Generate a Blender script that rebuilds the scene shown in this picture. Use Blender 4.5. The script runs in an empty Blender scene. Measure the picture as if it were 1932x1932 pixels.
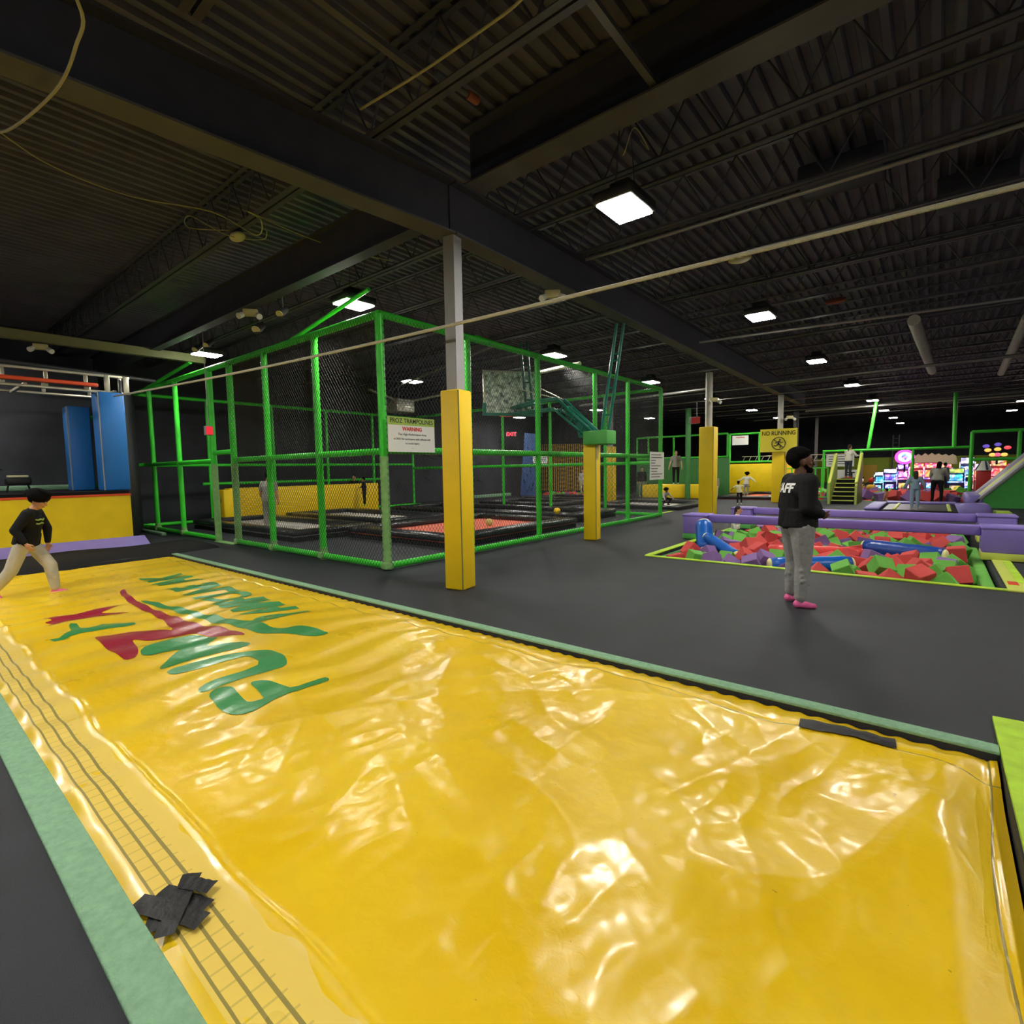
import bpy, bmesh, math, random
from mathutils import Vector, Matrix, noise, Euler
from mathutils.bvhtree import BVHTree
random.seed(7)
C = bpy.context.scene.collection
PI = math.pi
scene = bpy.context.scene
# ---------------------------------------------------------------- camera, world, exposure
cam_data = bpy.data.cameras.new('camera'); cam = bpy.data.objects.new('camera', cam_data); C.objects.link(cam)
cam_data.sensor_width = 36.0; cam_data.lens = 984.0/1932.0*36.0; cam_data.clip_start = 0.02; cam_data.clip_end = 200
def _n(v): return v.normalized()
_cy = _n(Vector(((1767-966)/984, (873-966)/984, 1.0)))          # +Y aisle direction, camera frame (x right, y down, z forward)
_cx = -_n(Vector(((-250-966)/984, (907-966)/984, 1.0)))
_cx = _n(_cx - _cy*_cx.dot(_cy)); _cz = _cx.cross(_cy)
if _cz.y > 0: _cz = -_cz
right = Vector((_cx.x, _cy.x, _cz.x)); down = Vector((_cx.y, _cy.y, _cz.y)); fwd = Vector((_cx.z, _cy.z, _cz.z))
m = Matrix.Identity(4)
for i in range(3):
    m[i][0] = right[i]; m[i][1] = -down[i]; m[i][2] = -fwd[i]
m[2][3] = 1.6
cam.matrix_world = m
scene.camera = cam
world = bpy.data.worlds.new('world'); scene.world = world; world.use_nodes = True
world.node_tree.nodes['Background'].inputs[0].default_value = (0.5, 0.5, 0.55, 1)
world.node_tree.nodes['Background'].inputs[1].default_value = 0.02
vs = scene.view_settings; vs.view_transform = 'Standard'; vs.look = 'None'; vs.exposure = 0.0; vs.gamma = 1.0; vs.use_curve_mapping = False
LAMP = 165.0

# ---------------------------------------------------------------- helpers
def s2l(c):
    return tuple(((x/255)/12.92 if x/255 <= .04045 else (((x/255)+.055)/1.055)**2.4) for x in c) + (1.0,)
def mat(name, rgb, rough=.6, metal=0.0, var=0.0, vscale=4.0, bump=0.0, bscale=60.0, coat=0.0, emit=None, es=0.0, spec=.5, rgb2=None, alpha=1.0, detail=4, trans=0.0):
    mt = bpy.data.materials.new(name); mt.use_nodes = True
    nt = mt.node_tree; b = nt.nodes['Principled BSDF']
    b.inputs['Base Color'].default_value = s2l(rgb); b.inputs['Roughness'].default_value = rough
    b.inputs['Metallic'].default_value = metal; b.inputs['Coat Weight'].default_value = coat; b.inputs['Coat Roughness'].default_value = .15
    b.inputs['Specular IOR Level'].default_value = spec; b.inputs['Alpha'].default_value = alpha
    b.inputs['Transmission Weight'].default_value = trans
    tc = nt.nodes.new('ShaderNodeTexCoord')
    if var > 0 or rgb2:
        n = nt.nodes.new('ShaderNodeTexNoise'); n.inputs['Scale'].default_value = vscale; n.inputs['Detail'].default_value = detail
        r = nt.nodes.new('ShaderNodeValToRGB'); r.color_ramp.elements[0].position = .3; r.color_ramp.elements[1].position = .7
        a = s2l(rgb); c2 = s2l(rgb2) if rgb2 else tuple(min(1, x*(1+var)) for x in a[:3])+(1,)
        r.color_ramp.elements[0].color = a if rgb2 else tuple(x*(1-var) for x in a[:3])+(1,); r.color_ramp.elements[1].color = c2
        nt.links.new(tc.outputs['Object'], n.inputs['Vector']); nt.links.new(n.outputs['Fac'], r.inputs['Fac']); nt.links.new(r.outputs['Color'], b.inputs['Base Color'])
    if bump > 0:
        n = nt.nodes.new('ShaderNodeTexNoise'); n.inputs['Scale'].default_value = bscale; n.inputs['Detail'].default_value = 5
        bp = nt.nodes.new('ShaderNodeBump'); bp.inputs['Strength'].default_value = bump; bp.inputs['Distance'].default_value = .02
        nt.links.new(tc.outputs['Object'], n.inputs['Vector']); nt.links.new(n.outputs['Fac'], bp.inputs['Height']); nt.links.new(bp.outputs['Normal'], b.inputs['Normal'])
    if emit:
        b.inputs['Emission Color'].default_value = s2l(emit); b.inputs['Emission Strength'].default_value = es
    return mt
class MB:
    """collects shapes, builds ONE mesh object"""
    def __init__(s): s.v = []; s.f = []; s.sm = []
    def add(s, vs_, fs, smooth=False):
        o = len(s.v); s.v += [tuple(v) for v in vs_]; s.f += [tuple(i+o for i in f) for f in fs]; s.sm += [smooth]*len(fs); return s
    def box(s, c, d, rz=0.0, rot=None):
        R = rot if rot else Matrix.Rotation(rz, 3, 'Z'); c = Vector(c); vs_ = []
        for z in (-.5, .5):
            for x, y in ((-.5, -.5), (.5, -.5), (.5, .5), (-.5, .5)): vs_.append(c + R @ Vector((x*d[0], y*d[1], z*d[2])))
        return s.add(vs_, [(3, 2, 1, 0), (4, 5, 6, 7), (0, 1, 5, 4), (1, 2, 6, 5), (2, 3, 7, 6), (3, 0, 4, 7)])
    def bb(s, x0, x1, y0, y1, z0, z1): return s.box(((x0+x1)/2, (y0+y1)/2, (z0+z1)/2), (abs(x1-x0), abs(y1-y0), abs(z1-z0)))
    def rbox(s, c, d, r=.02, rz=0.0, rot=None, seg=2):
        bm = bmesh.new(); bmesh.ops.create_cube(bm, size=1)
        for v in bm.verts: v.co = Vector((v.co.x*d[0], v.co.y*d[1], v.co.z*d[2]))
        bmesh.ops.bevel(bm, geom=bm.edges[:], offset=min(r, min(d)*.45), segments=seg, affect='EDGES', profile=.5)
        R = rot if rot else Matrix.Rotation(rz, 3, 'Z'); c = Vector(c)
        bm.verts.index_update()
        s.add([c + R @ v.co for v in bm.verts], [[v.index for v in f.verts] for f in bm.faces], True); bm.free(); return s
    def tube(s, p0, p1, r0, r1=None, n=10, cap=True, smooth=True):
        r1 = r0 if r1 is None else r1; p0 = Vector(p0); p1 = Vector(p1); d = p1-p0
        if d.length < 1e-6: return s
        q = d.to_track_quat('Z', 'Y').to_matrix(); vs_ = []
        for p, r in ((p0, r0), (p1, r1)):
            for i in range(n): a = 2*PI*i/n; vs_.append(p + q @ Vector((math.cos(a)*r, math.sin(a)*r, 0)))
        s.add(vs_, [(i, (i+1) % n, n+(i+1) % n, n+i) for i in range(n)], smooth)
        if cap: s.add(vs_, [tuple(range(n-1, -1, -1)), tuple(range(n, 2*n))])
        return s
    def path(s, pts, r, n=8, closed=False):
        pts = [Vector(p) for p in pts]; rings = []; vs_ = []; fs = []
        rs = r if isinstance(r, (list, tuple)) else [r]*len(pts); up = Vector((0, 0, 1)); prev = None
        for i, p in enumerate(pts):
            t = (pts[min(i+1, len(pts)-1)] - pts[max(i-1, 0)]); t = t.normalized() if t.length > 1e-9 else Vector((0, 0, 1))
            if prev is None: a = t.cross(up if abs(t.z) < .9 else Vector((1, 0, 0))).normalized()
            else: a = (prev - t*prev.dot(t)).normalized()
            prev = a; b = t.cross(a)
            for k in range(n): an = 2*PI*k/n; vs_.append(p + (a*math.cos(an)+b*math.sin(an))*rs[i])
        for i in range(len(pts)-1):
            for k in range(n): fs.append((i*n+k, i*n+(k+1) % n, (i+1)*n+(k+1) % n, (i+1)*n+k))
        fs.append(tuple(range(n-1, -1, -1))); fs.append(tuple(range((len(pts)-1)*n, len(pts)*n)))
        return s.add(vs_, fs, True)
    def ell(s, c, r, rot=None, nu=14, nv=9):
        c = Vector(c); R = rot if rot else Matrix.Identity(3); r = r if isinstance(r, (tuple, list)) else (r, r, r)
        vs_ = [c + R @ Vector((0, 0, -r[2]))]; fs = []
        for j in range(1, nv):
            ph = -PI/2 + PI*j/nv
            for i in range(nu): a = 2*PI*i/nu; vs_.append(c + R @ Vector((math.cos(a)*math.cos(ph)*r[0], math.sin(a)*math.cos(ph)*r[1], math.sin(ph)*r[2])))
        vs_.append(c + R @ Vector((0, 0, r[2]))); T = len(vs_)-1
        for i in range(nu): fs.append((0, 1+(i+1) % nu, 1+i)); fs.append((T, T-nu+i, T-nu+(i+1) % nu))
        for j in range(nv-2):
            for i in range(nu): a = 1+j*nu; fs.append((a+i, a+(i+1) % nu, a+nu+(i+1) % nu, a+nu+i))
        return s.add(vs_, fs, True)
    def cap(s, p0, r0, p1, r1, n=12):
        """capsule with two radii"""
        s.tube(p0, p1, r0, r1, n); s.ell(p0, r0, None, n, 8); s.ell(p1, r1, None, n, 8); return s
    def prism(s, pts, axis, t0, t1):
        """polygon pts extruded along axis 'x','y' or 'z' from t0 to t1"""
        def mk(p, t): return (t, p[0], p[1]) if axis == 'x' else (p[0], t, p[1]) if axis == 'y' else (p[0], p[1], t)
        n = len(pts); vs_ = [mk(p, t0) for p in pts] + [mk(p, t1) for p in pts]
        return s.add(vs_, [tuple(range(n-1, -1, -1)), tuple(range(n, 2*n))] + [(i, (i+1) % n, n+(i+1) % n, n+i) for i in range(n)])
    def build(s, name, m_, parent=None, loc=None):
        me = bpy.data.meshes.new(name); me.from_pydata(s.v, [], s.f); me.polygons.foreach_set('use_smooth', s.sm); me.update()
        if m_: me.materials.append(m_)
        o = bpy.data.objects.new(name, me); C.objects.link(o)
        if parent: o.parent = parent
        if loc: o.location = loc
        bm = bmesh.new(); bm.from_mesh(me); bmesh.ops.recalc_face_normals(bm, faces=bm.faces[:]); bm.to_mesh(me); bm.free()
        return o
def tag(o, label=None, cat=None, group=None, kind=None):
    if label: o['label'] = label
    if cat: o['category'] = cat
    if group: o['group'] = group
    if kind: o['kind'] = kind
    return o
def empty(name, loc=(0, 0, 0), rz=0.0):
    o = bpy.data.objects.new(name, None); C.objects.link(o); o.location = loc; o.rotation_euler = (0, 0, rz); o.empty_display_size = .1; return o
def struct(o): o['kind'] = 'structure'; return o
def copy_tree(o, parent=None):
    c = o.copy(); C.objects.link(c); c.parent = parent
    for ch in [x for x in kids.get(o.name, [])]: copy_tree(ch, c)
    return c
kids = {}
def reg(root):
    """remember children so that copying does not rescan the scene"""
    for o in list(C.objects):
        if o.parent and (o.parent == root or o.parent.parent == root):
            kids.setdefault(o.parent.name, [])
            if o not in kids[o.parent.name]: kids[o.parent.name].append(o)
def text_mesh(body, size, bold=0.0, ext=0.002, align='CENTER', xs=1.0, spacing=1.0):
    cu = bpy.data.curves.new('t', 'FONT'); cu.body = body; cu.size = size; cu.align_x = align; cu.offset = bold; cu.extrude = ext; cu.space_character = spacing
    o = bpy.data.objects.new('t', cu); C.objects.link(o); bpy.context.view_layer.update()
    me = bpy.data.meshes.new_from_object(o.evaluated_get(bpy.context.evaluated_depsgraph_get()))
    C.objects.unlink(o); bpy.data.objects.remove(o); bpy.data.curves.remove(cu)
    for v in me.vertices: v.co.x *= xs
    return me
def text(name, body, size, mtx, m_, parent=None, **k):
    me = text_mesh(body, size, **k); me.name = name
    me.transform(mtx); me.materials.append(m_)
    o = bpy.data.objects.new(name, me); C.objects.link(o)
    if parent: o.parent = parent
    return o
def frame(origin, xd, yd):
    """matrix that puts local x along xd, local y along yd"""
    x = Vector(xd).normalized(); y = Vector(yd).normalized(); z = x.cross(y).normalized(); y = z.cross(x)
    M = Matrix.Identity(4)
    for i in range(3): M[i][0] = x[i]; M[i][1] = y[i]; M[i][2] = z[i]; M[i][3] = origin[i]
    return M

# ---------------------------------------------------------------- materials
M = {}
M['floor'] = mat('black_matting', (39, 42, 49), .62, var=.18, vscale=2.0, bump=.35, bscale=260, spec=.4)
M['deck'] = mat('black_painted_steel', (86, 82, 94), .7, var=.2, vscale=1.5)
M['beam'] = mat('dark_painted_beam', (82, 80, 80), .6, var=.15, vscale=2)
M['beamw'] = mat('black_painted_web', (50, 50, 60), .7, var=.15)
M['khaki'] = mat('khaki_painted_beam', (128, 124, 84), .5, var=.1)
M['joist'] = mat('black_joist', (68, 66, 72), .55, var=.2)
M['wall'] = mat('black_wall', (50, 52, 60), .75, var=.3, vscale=1.2, bump=.1, bscale=8)
M['limewall'] = mat('lime_wall', (150, 168, 40), .6, var=.08)
M['yellow'] = mat('yellow_vinyl', (246, 210, 14), .42, var=.05, vscale=3, bump=.15, bscale=6)
M['ypad'] = mat('yellow_pad', (246, 208, 14), .5, var=.05, vscale=2.5, bump=.1, bscale=5)
M['seam'] = mat('grey_seam', (110, 115, 70), .6)
M['green'] = mat('bright_green_pad', (60, 214, 52), .32, var=.12, vscale=2.2, bump=.25, bscale=35)
M['green2'] = mat('green_pad', (72, 208, 62), .4, var=.1)
M['worn'] = mat('worn_green_tape', (125, 175, 105), .5, var=.15, vscale=12)
M['carpetgreen'] = mat('pale_green_carpet', (140, 180, 147), .95, var=.12, vscale=30, bump=.5, bscale=120, spec=.1)
M['lime'] = mat('lime_tape', (175, 215, 50), .6, var=.15, vscale=8)
M['purple'] = mat('purple_vinyl', (130, 110, 196), .45, var=.08, vscale=3, bump=.35, bscale=7)
M['purple2'] = mat('lilac_vinyl', (132, 118, 190), .5, var=.06, bump=.2, bscale=6)
M['steel'] = mat('grey_painted_steel', (150, 150, 152), .45, metal=.1, var=.06)
M['whitepole'] = mat('off_white_pole', (190, 188, 178), .5, var=.08)
M['net'] = mat('black_net', (46, 48, 50), .45)
M['teal'] = mat('teal_painted_steel', (20, 125, 105), .35, var=.08)
M['tealdk'] = mat('dark_teal_steel', (14, 80, 72), .4)
M['padgreen'] = mat('foam_green_box', (88, 178, 84), .6, var=.05)
M['blackvinyl'] = mat('black_vinyl_pad', (30, 31, 36), .28, var=.1, bump=.5, bscale=14)
M['blackcloth'] = mat('black_cloth', (20, 20, 22), .85, bump=.3, bscale=20, spec=.2)
M['redbed'] = mat('red_trampoline_bed', (225, 110, 85), .7, var=.06, vscale=6)
M['silverbed'] = mat('pale_trampoline_bed', (190, 185, 178), .6, var=.06)
M['white'] = mat('white_sign', (232, 234, 230), .5)
M['ink'] = mat('black_ink', (25, 25, 25), .6)
M['redink'] = mat('red_ink', (215, 50, 50), .6)
M['limeink'] = mat('lime_header', (165, 195, 90), .6)
M['ysign'] = mat('yellow_sign', (215, 200, 50), .5)
M['housing'] = mat('lamp_housing', (60, 60, 60), .4, metal=.5)
M['lens'] = mat('lamp_lens', (255, 255, 255), .5, emit=(255, 250, 238), es=LAMP)
M['blue'] = mat('blue_vinyl', (40, 118, 196), .42, var=.06, vscale=2, bump=.15, bscale=6)
M['bluedk'] = mat('blue_climbing_wall', (50, 85, 140), .6, var=.1)
M['orange'] = mat('orange_beam', (228, 80, 35), .4)
M['silver'] = mat('silver_truss', (205, 200, 180), .3, metal=.6, var=.1)
M['rope'] = mat('beige_rope', (236, 230, 208), .7, bump=.9, bscale=90)
M['cable'] = mat('beige_cable', (175, 165, 110), .6)
M['beige'] = mat('beige_plastic', (200, 190, 135), .5)
M['pipe'] = mat('galvanised_pipe', (150, 148, 145), .35, metal=.6)
M['dpipe'] = mat('dark_pipe', (75, 75, 78), .4, metal=.3)
M['rust'] = mat('rusty_metal', (150, 80, 55), .7)
M['cubered'] = mat('red_foam', (212, 78, 76), .85, var=.08, bump=.3, bscale=90)
M['cubegreen'] = mat('green_foam', (108, 182, 74), .85, var=.08, bump=.3, bscale=90)
M['cubepurple'] = mat('purple_foam', (138, 104, 165), .85, var=.08, bump=.3, bscale=90)
M['cubeblue'] = mat('dark_blue_foam', (30, 60, 130), .8)
M['bluebag'] = mat('blue_vinyl_roll', (20, 96, 190), .3, bump=.3, bscale=9)
M['navybag'] = mat('navy_vinyl_roll', (32, 72, 160), .3, bump=.3, bscale=9)
M['redbag'] = mat('red_vinyl_roll', (226, 62, 62), .35, bump=.2, bscale=9)
M['cream'] = mat('cream_foam', (232, 222, 160), .8)
M['gwall'] = mat('green_wall_pad', (62, 128, 66), .6, var=.06)
M['gold'] = mat('ochre_slat', (200, 160, 50), .6)
M['skin'] = mat('light_skin', (216, 168, 140), .5)
M['skint'] = mat('tan_skin', (205, 150, 112), .5)
M['skinb'] = mat('brown_skin', (112, 74, 56), .5, var=.06, vscale=12)
M['hair'] = mat('black_hair', (15, 13, 13), .95, bump=1.0, bscale=70, spec=.1)
M['hairb'] = mat('dark_brown_hair', (46, 30, 24), .7, bump=.8, bscale=90)
M['tee'] = mat('black_cotton', (20, 20, 23), .85, bump=1.0, bscale=6, spec=.3)
M['sweat'] = mat('grey_marl_cotton', (150, 150, 148), .9, var=.1, vscale=30, bump=1.0, bscale=8, spec=.2)
M['sweatlt'] = mat('light_grey_cotton', (190, 184, 168), .9, var=.06, bump=1.0, bscale=8, spec=.2)
M['pink'] = mat('pink_sock', (238, 105, 165), .8, bump=.3, bscale=60)
M['cloth_grey'] = mat('grey_cotton', (150, 148, 140), .9, bump=.4, bscale=14)
M['cloth_white'] = mat('white_cotton', (215, 212, 200), .9, bump=.4, bscale=14)
M['cloth_cream'] = mat('cream_cotton', (226, 218, 176), .9)
M['cloth_navy'] = mat('navy_denim', (45, 50, 66), .9)
M['cloth_blue'] = mat('pale_blue_cotton', (134, 160, 178), .9)
M['eye'] = mat('dark_eye', (12, 10, 10), .2)
M['lip'] = mat('lip', (125, 78, 68), .5)
M['tape'] = mat('black_duct_tape', (20, 20, 22), .55, bump=.4, bscale=25)
M['limepad'] = mat('lime_yellow_pad', (196, 208, 90), .5, var=.06)
M['stairside'] = mat('olive_lime_panel', (172, 190, 90), .5)
M['wedgegreen'] = mat('wedge_green_pad', (66, 165, 70), .6, var=.08, bump=.3, bscale=3)
M['redtower'] = mat('red_post', (190, 40, 40), .4)
# ================================================================ ROOM SHELL
X0, X1, Y0, Y1, ZC = -21.0, 14.0, -9.0, 56.0, 6.0
BAG = (-12.1, 0.33, 0.50, 3.78); PIT = (-3.95, 0.70, 8.86, 16.75); PIT2 = (-8.5, 1.2, 27.0, 36.0)
def floor_mesh():
    mb = MB(); holes = [BAG, PIT, PIT2]
    xs = sorted({X0, X1} | {h[0] for h in holes} | {h[1] for h in holes}); ys = sorted({Y0, Y1} | {h[2] for h in holes} | {h[3] for h in holes})
    for a, b in zip(xs, xs[1:]):
        for c, d in zip(ys, ys[1:]):
            cx, cy = (a+b)/2, (c+d)/2
            if any(h[0] < cx < h[1] and h[2] < cy < h[3] for h in holes): continue
            mb.add([(a, c, 0), (b, c, 0), (b, d, 0), (a, d, 0)], [(0, 1, 2, 3)])
    for h, dep in zip(holes, (.5, .9, .9)):
        a, b, c, d = h
        mb.add([(a, c, -dep), (b, c, -dep), (b, d, -dep), (a, d, -dep)], [(0, 1, 2, 3)])
        for p, q in (((a, c), (b, c)), ((b, c), (b, d)), ((b, d), (a, d)), ((a, d), (a, c))):
            mb.add([(*p, 0), (*q, 0), (*q, -dep), (*p, -dep)], [(0, 1, 2, 3)])
    return mb
fl = floor_mesh().build('floor', M['floor']); struct(fl)
for p in fl.data.polygons: pass
mb = MB()      # corrugated deck: ribs run along Y
x = X0
while x < X1:
    w = .20
    for (a, b, za, zb) in ((0, .07, 0, 0), (.07, .095, 0, .06), (.095, .175, .06, .06), (.175, .20, .06, 0)):
        mb.add([(x+a, Y0, ZC+za), (x+b, Y0, ZC+zb), (x+b, Y1, ZC+zb), (x+a, Y1, ZC+za)], [(0, 1, 2, 3)])
    x += w
struct(mb.build('ceiling', M['deck']))
def wall(name, x0, x1, y0, y1, z0=0, z1=6.1, m_='wall'): return struct(MB().bb(x0, x1, y0, y1, z0, z1).build(name, M[m_]))
wall('wall_left', X0-.2, X0, Y0, Y1); wall('wall_right', X1, X1+.2, Y0, Y1)
wall('wall_near', X0, X1, Y0-.2, Y0); wall('wall_far', X0, X1, Y1, Y1+.2)

# ================================================================ STEEL OVERHEAD
def joist(y, x0=X0+.05, x1=X1-.05, zb=5.28, zt=5.99):
    r = MB()
    for dy in (-.055, .055):
        r.bb(x0, x1, y+dy-.03, y+dy+.03, zb, zb+.012); r.bb(x0, x1, y+dy*.35-.005, y+dy*.35+.005, zb, zb+.06)
        r.bb(x0, x1, y+dy-.03, y+dy+.03, zt-.012, zt)
    n = int((x1-x0)/.75)
    for i in range(n):
        a = x0+(x1-x0)*i/n; b = x0+(x1-x0)*(i+.5)/n; c = x0+(x1-x0)*(i+1)/n
        r.tube((a, y, zb+.03), (b, y, zt-.02), .013, n=5, cap=False); r.tube((b, y, zt-.02), (c, y, zb+.03), .013, n=5, cap=False)
    return r
first = None
ys = [-7.2, -5.4, -3.6, -1.8, 0.1, 3.79, 6.3, 8.05, 9.85, 11.65, 13.45] + [13.45+1.8*k for k in range(1, 24)]
for y in ys:
    if first is None:
        first = joist(0).build('roof_joist', M['joist']); o = first
    else:
        o = first.copy(); C.objects.link(o)
    o.location.y = y
    own = {3.79: 'open-web joist with a double bottom bar running to the top centre above the junction box', 6.3: 'open-web joist passing just beyond the nearest high bay light', 9.85: 'open-web joist hidden just above the long rope', 11.65: 'open-web joist next below the rope at the right edge', 8.05: 'open-web joist halfway between the nearest light and the rope', 13.45: 'open-web joist right before the second high bay light'}
    tag(o, own.get(y, 'black open-web steel joist crossing under the corrugated roof'), 'joist', 'open-web roof joists')
tag(joist(1.9, -4.8, X1-.05).build('roof_joist', M['joist']), 'shorter open-web joist ending at the long beam at the top left of the picture', 'joist', 'open-web roof joists')
def ibeam(name, p0, p1, zb, h, w, label, m1='beam', m2='beamw'):
    p0 = Vector((*p0, 0)); p1 = Vector((*p1, 0)); L = (p1-p0).length; a = math.atan2((p1-p0).y, (p1-p0).x); c = (p0+p1)/2
    root = empty(name, (c.x, c.y, zb), a)
    f = MB().box((0, 0, .012), (L, w, .024)).build('lower_flange', M[m1], root)
    MB().box((0, 0, h/2), (L, .03, h-.05)).build('web', M[m2], root)
    MB().box((0, 0, h-.012), (L, w, .024)).build('upper_flange', M[m2], root)
    return tag(root, label, 'beam')
ibeam('steel_beam', (-5.75, -2.5), (-5.02, 4.97), 4.62, .66, .30, 'long steel beam from the top left corner to the nearest column', 'beam')
ibeam('steel_beam', (-5.0, 4.97), (-5.45, 31), 4.62, .66, .26, 'long steel beam running from the nearest column down the hall over the other columns')
ibeam('steel_beam', (-4.9, 5.3), (X1-.1, 5.15), 5.28, .70, .34, 'deep black girder crossing from the nearest column to the upper right', 'beam')
ibeam('steel_beam', (-20.8, 4.75), (-5.2, 4.75), 4.72, .62, .20, 'dark girder over the net cage, left of the nearest column', 'beamw')
o = MB().box((0, 0, 0), (.16, 9.2, .20)).build('steel_beam', M['khaki'], None, (-15.4, 1.3, 4.66)); o.rotation_euler.z = -.02
tag(o, 'khaki painted beam over the rigging at the left edge', 'beam')
# diagonal braces of the roof
tag(MB().box((-2.3, 4.5, 5.36), (.07, 1.4, .05)).build('roof_brace', M['beam']), 'short dark brace between joist and girder at the top centre', 'brace')
tag(MB().box((-3.95, 2.85, 5.36), (.07, 1.85, .05)).build('roof_brace', M['beam']), 'short dark brace meeting the joist at the top, left of centre', 'brace')
dp = MB().tube((-3.96, 3.8, 5.5), (-3.93, 4.25, 5.5), .03, n=8).build('roof_drain_pipe', M['beam']); tag(dp, 'short pipe with a rusty end under the roof at the top centre', 'pipe')
MB().tube((-3.93, 4.22, 5.5), (-3.92, 4.36, 5.5), .045, n=8).build('rusty_end', M['rust'], dp)

# ================================================================ HIGH BAY LIGHTS
def make_light():
    root = empty('high_bay_light')
    h = MB().rbox((0, 0, .09), (.50, .64, .13), .03).rbox((0, 0, .22), (.26, .3, .14), .03).build('housing', M['housing'], root)
    MB().box((0, 0, .014), (.42, .56, .012)).build('lens', M['lens'], root)
    b = MB()
    for sx in (-.12, .12): b.tube((sx, 0, .28), (sx*.2, 0, 1.44), .006, n=5)
    b.build('hanger', M['dpipe'], root)
    reg(root); return root
proto = make_light()
LB = {(-2.9, 5.72): 'large square high bay light, nearest and brightest, at the upper centre right',
 (-2.85, 11.5): 'second high bay light of the main row down the right aisle', (-2.8, 17.5): 'third high bay light of the main row down the right aisle',
 (-2.6, 23.7): 'fourth high bay light of the main row down the right aisle',
 (-8.15, 5.67): 'high bay light above the near corner of the net cage', (-14.15, 5.52): 'high bay light above the gate at the left end of the net cage',
 (-7.92, 11.6): 'high bay light behind the top rail above the backboard', (-7.88, 17.53): 'high bay light above the far right corner of the net cage'}
far = [(-2.45, 30.1), (-2.4, 36.2), (-2.3, 42.4), (-2.2, 48.5), (-7.8, 23.7), (-7.8, 30.1), (-7.8, 36.2), (-13.6, 11.6), (-13.6, 17.5), (-13.6, 23.7), (-13.6, 30.1), (-18.6, 23.7), (3.2, 36.2), (3.3, 42.4)]
near = [(3.2, 5.72), (3.2, 11.5), (-11.8, -.4), (-17.5, .5), (-8.2, -.4), (-2.9, -.4), (3.2, -.4), (-8.2, -6), (-2.9, -6), (-14, -6), (9, 5.7), (9, 17.5), (9, 30)]
used = False
for (x, y) in list(LB) + far + near:
    o = copy_tree(proto) if used else proto; used = True
    o.location = (x, y, 4.55)
    if (x, y) in LB: tag(o, LB[(x, y)], 'ceiling light', 'high bay lights')
    else: tag(o, 'small distant high bay light glowing under the black roof' if (x, y) in far else 'high bay light outside the picture', 'ceiling light', 'distant high bay lights')

# ================================================================ COLUMNS
def padded_column(x, y, rz, padh, padw, round_, top, label, w=.15):
    root = empty('support_column', (x, y, 0), rz)
    if round_: MB().tube((0, 0, 0), (0, 0, top), w/2, n=20).build('steel_post', M['whitepole'], root)
    else:
        s = MB().box((0, 0, top/2), (w, w, top))
        s.build('steel_post', M['steel'], root)
    p = MB().rbox((0, 0, padh/2), (padw, padw, padh), .02).build('pad', M['ypad'], root)
    sm = MB()
    sm.box((padw*.5+.001, -padw*.5-.001, padh/2), (.012, .012, padh-.03)); sm.build('seam', M['seam'], p)
    return tag(root, label, 'column')
padded_column(-5.01, 5.02, math.radians(8), 2.66, .30, False, 4.62, 'nearest steel column wrapped in tall yellow padding', .17)
c2 = padded_column(-5.81, 17.38, 0, 2.88, .46, True, 4.62, 'round white column with yellow padding behind the purple beam', .22)
c3 = padded_column(-5.3, 25.0, 0, 3.0, .5, True, 4.62, 'far round column carrying the yellow no running sign', .22)
padded_column(-6.0, 10.25, math.radians(10), 2.30, .30, False, 2.34, 'shorter yellow padded post under the green basketball hoop arm', .15)
padded_column(-11.8, 21.84, 0, 2.6, .40, False, 4.62, 'yellow padded column seen through the far end of the net cage', .2)
tag(MB().tube((-6.2, 33, 0), (-6.2, 33, 4.62), .14, n=14).build('support_column', M['beam']), 'dark unpadded far column behind the stairs', 'column')
tag(MB().bb(-6.13, -5.97, 38.5, 38.66, 0, 4.62).build('support_column', M['beam']), 'thin dark column against the far black wall', 'column')
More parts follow.
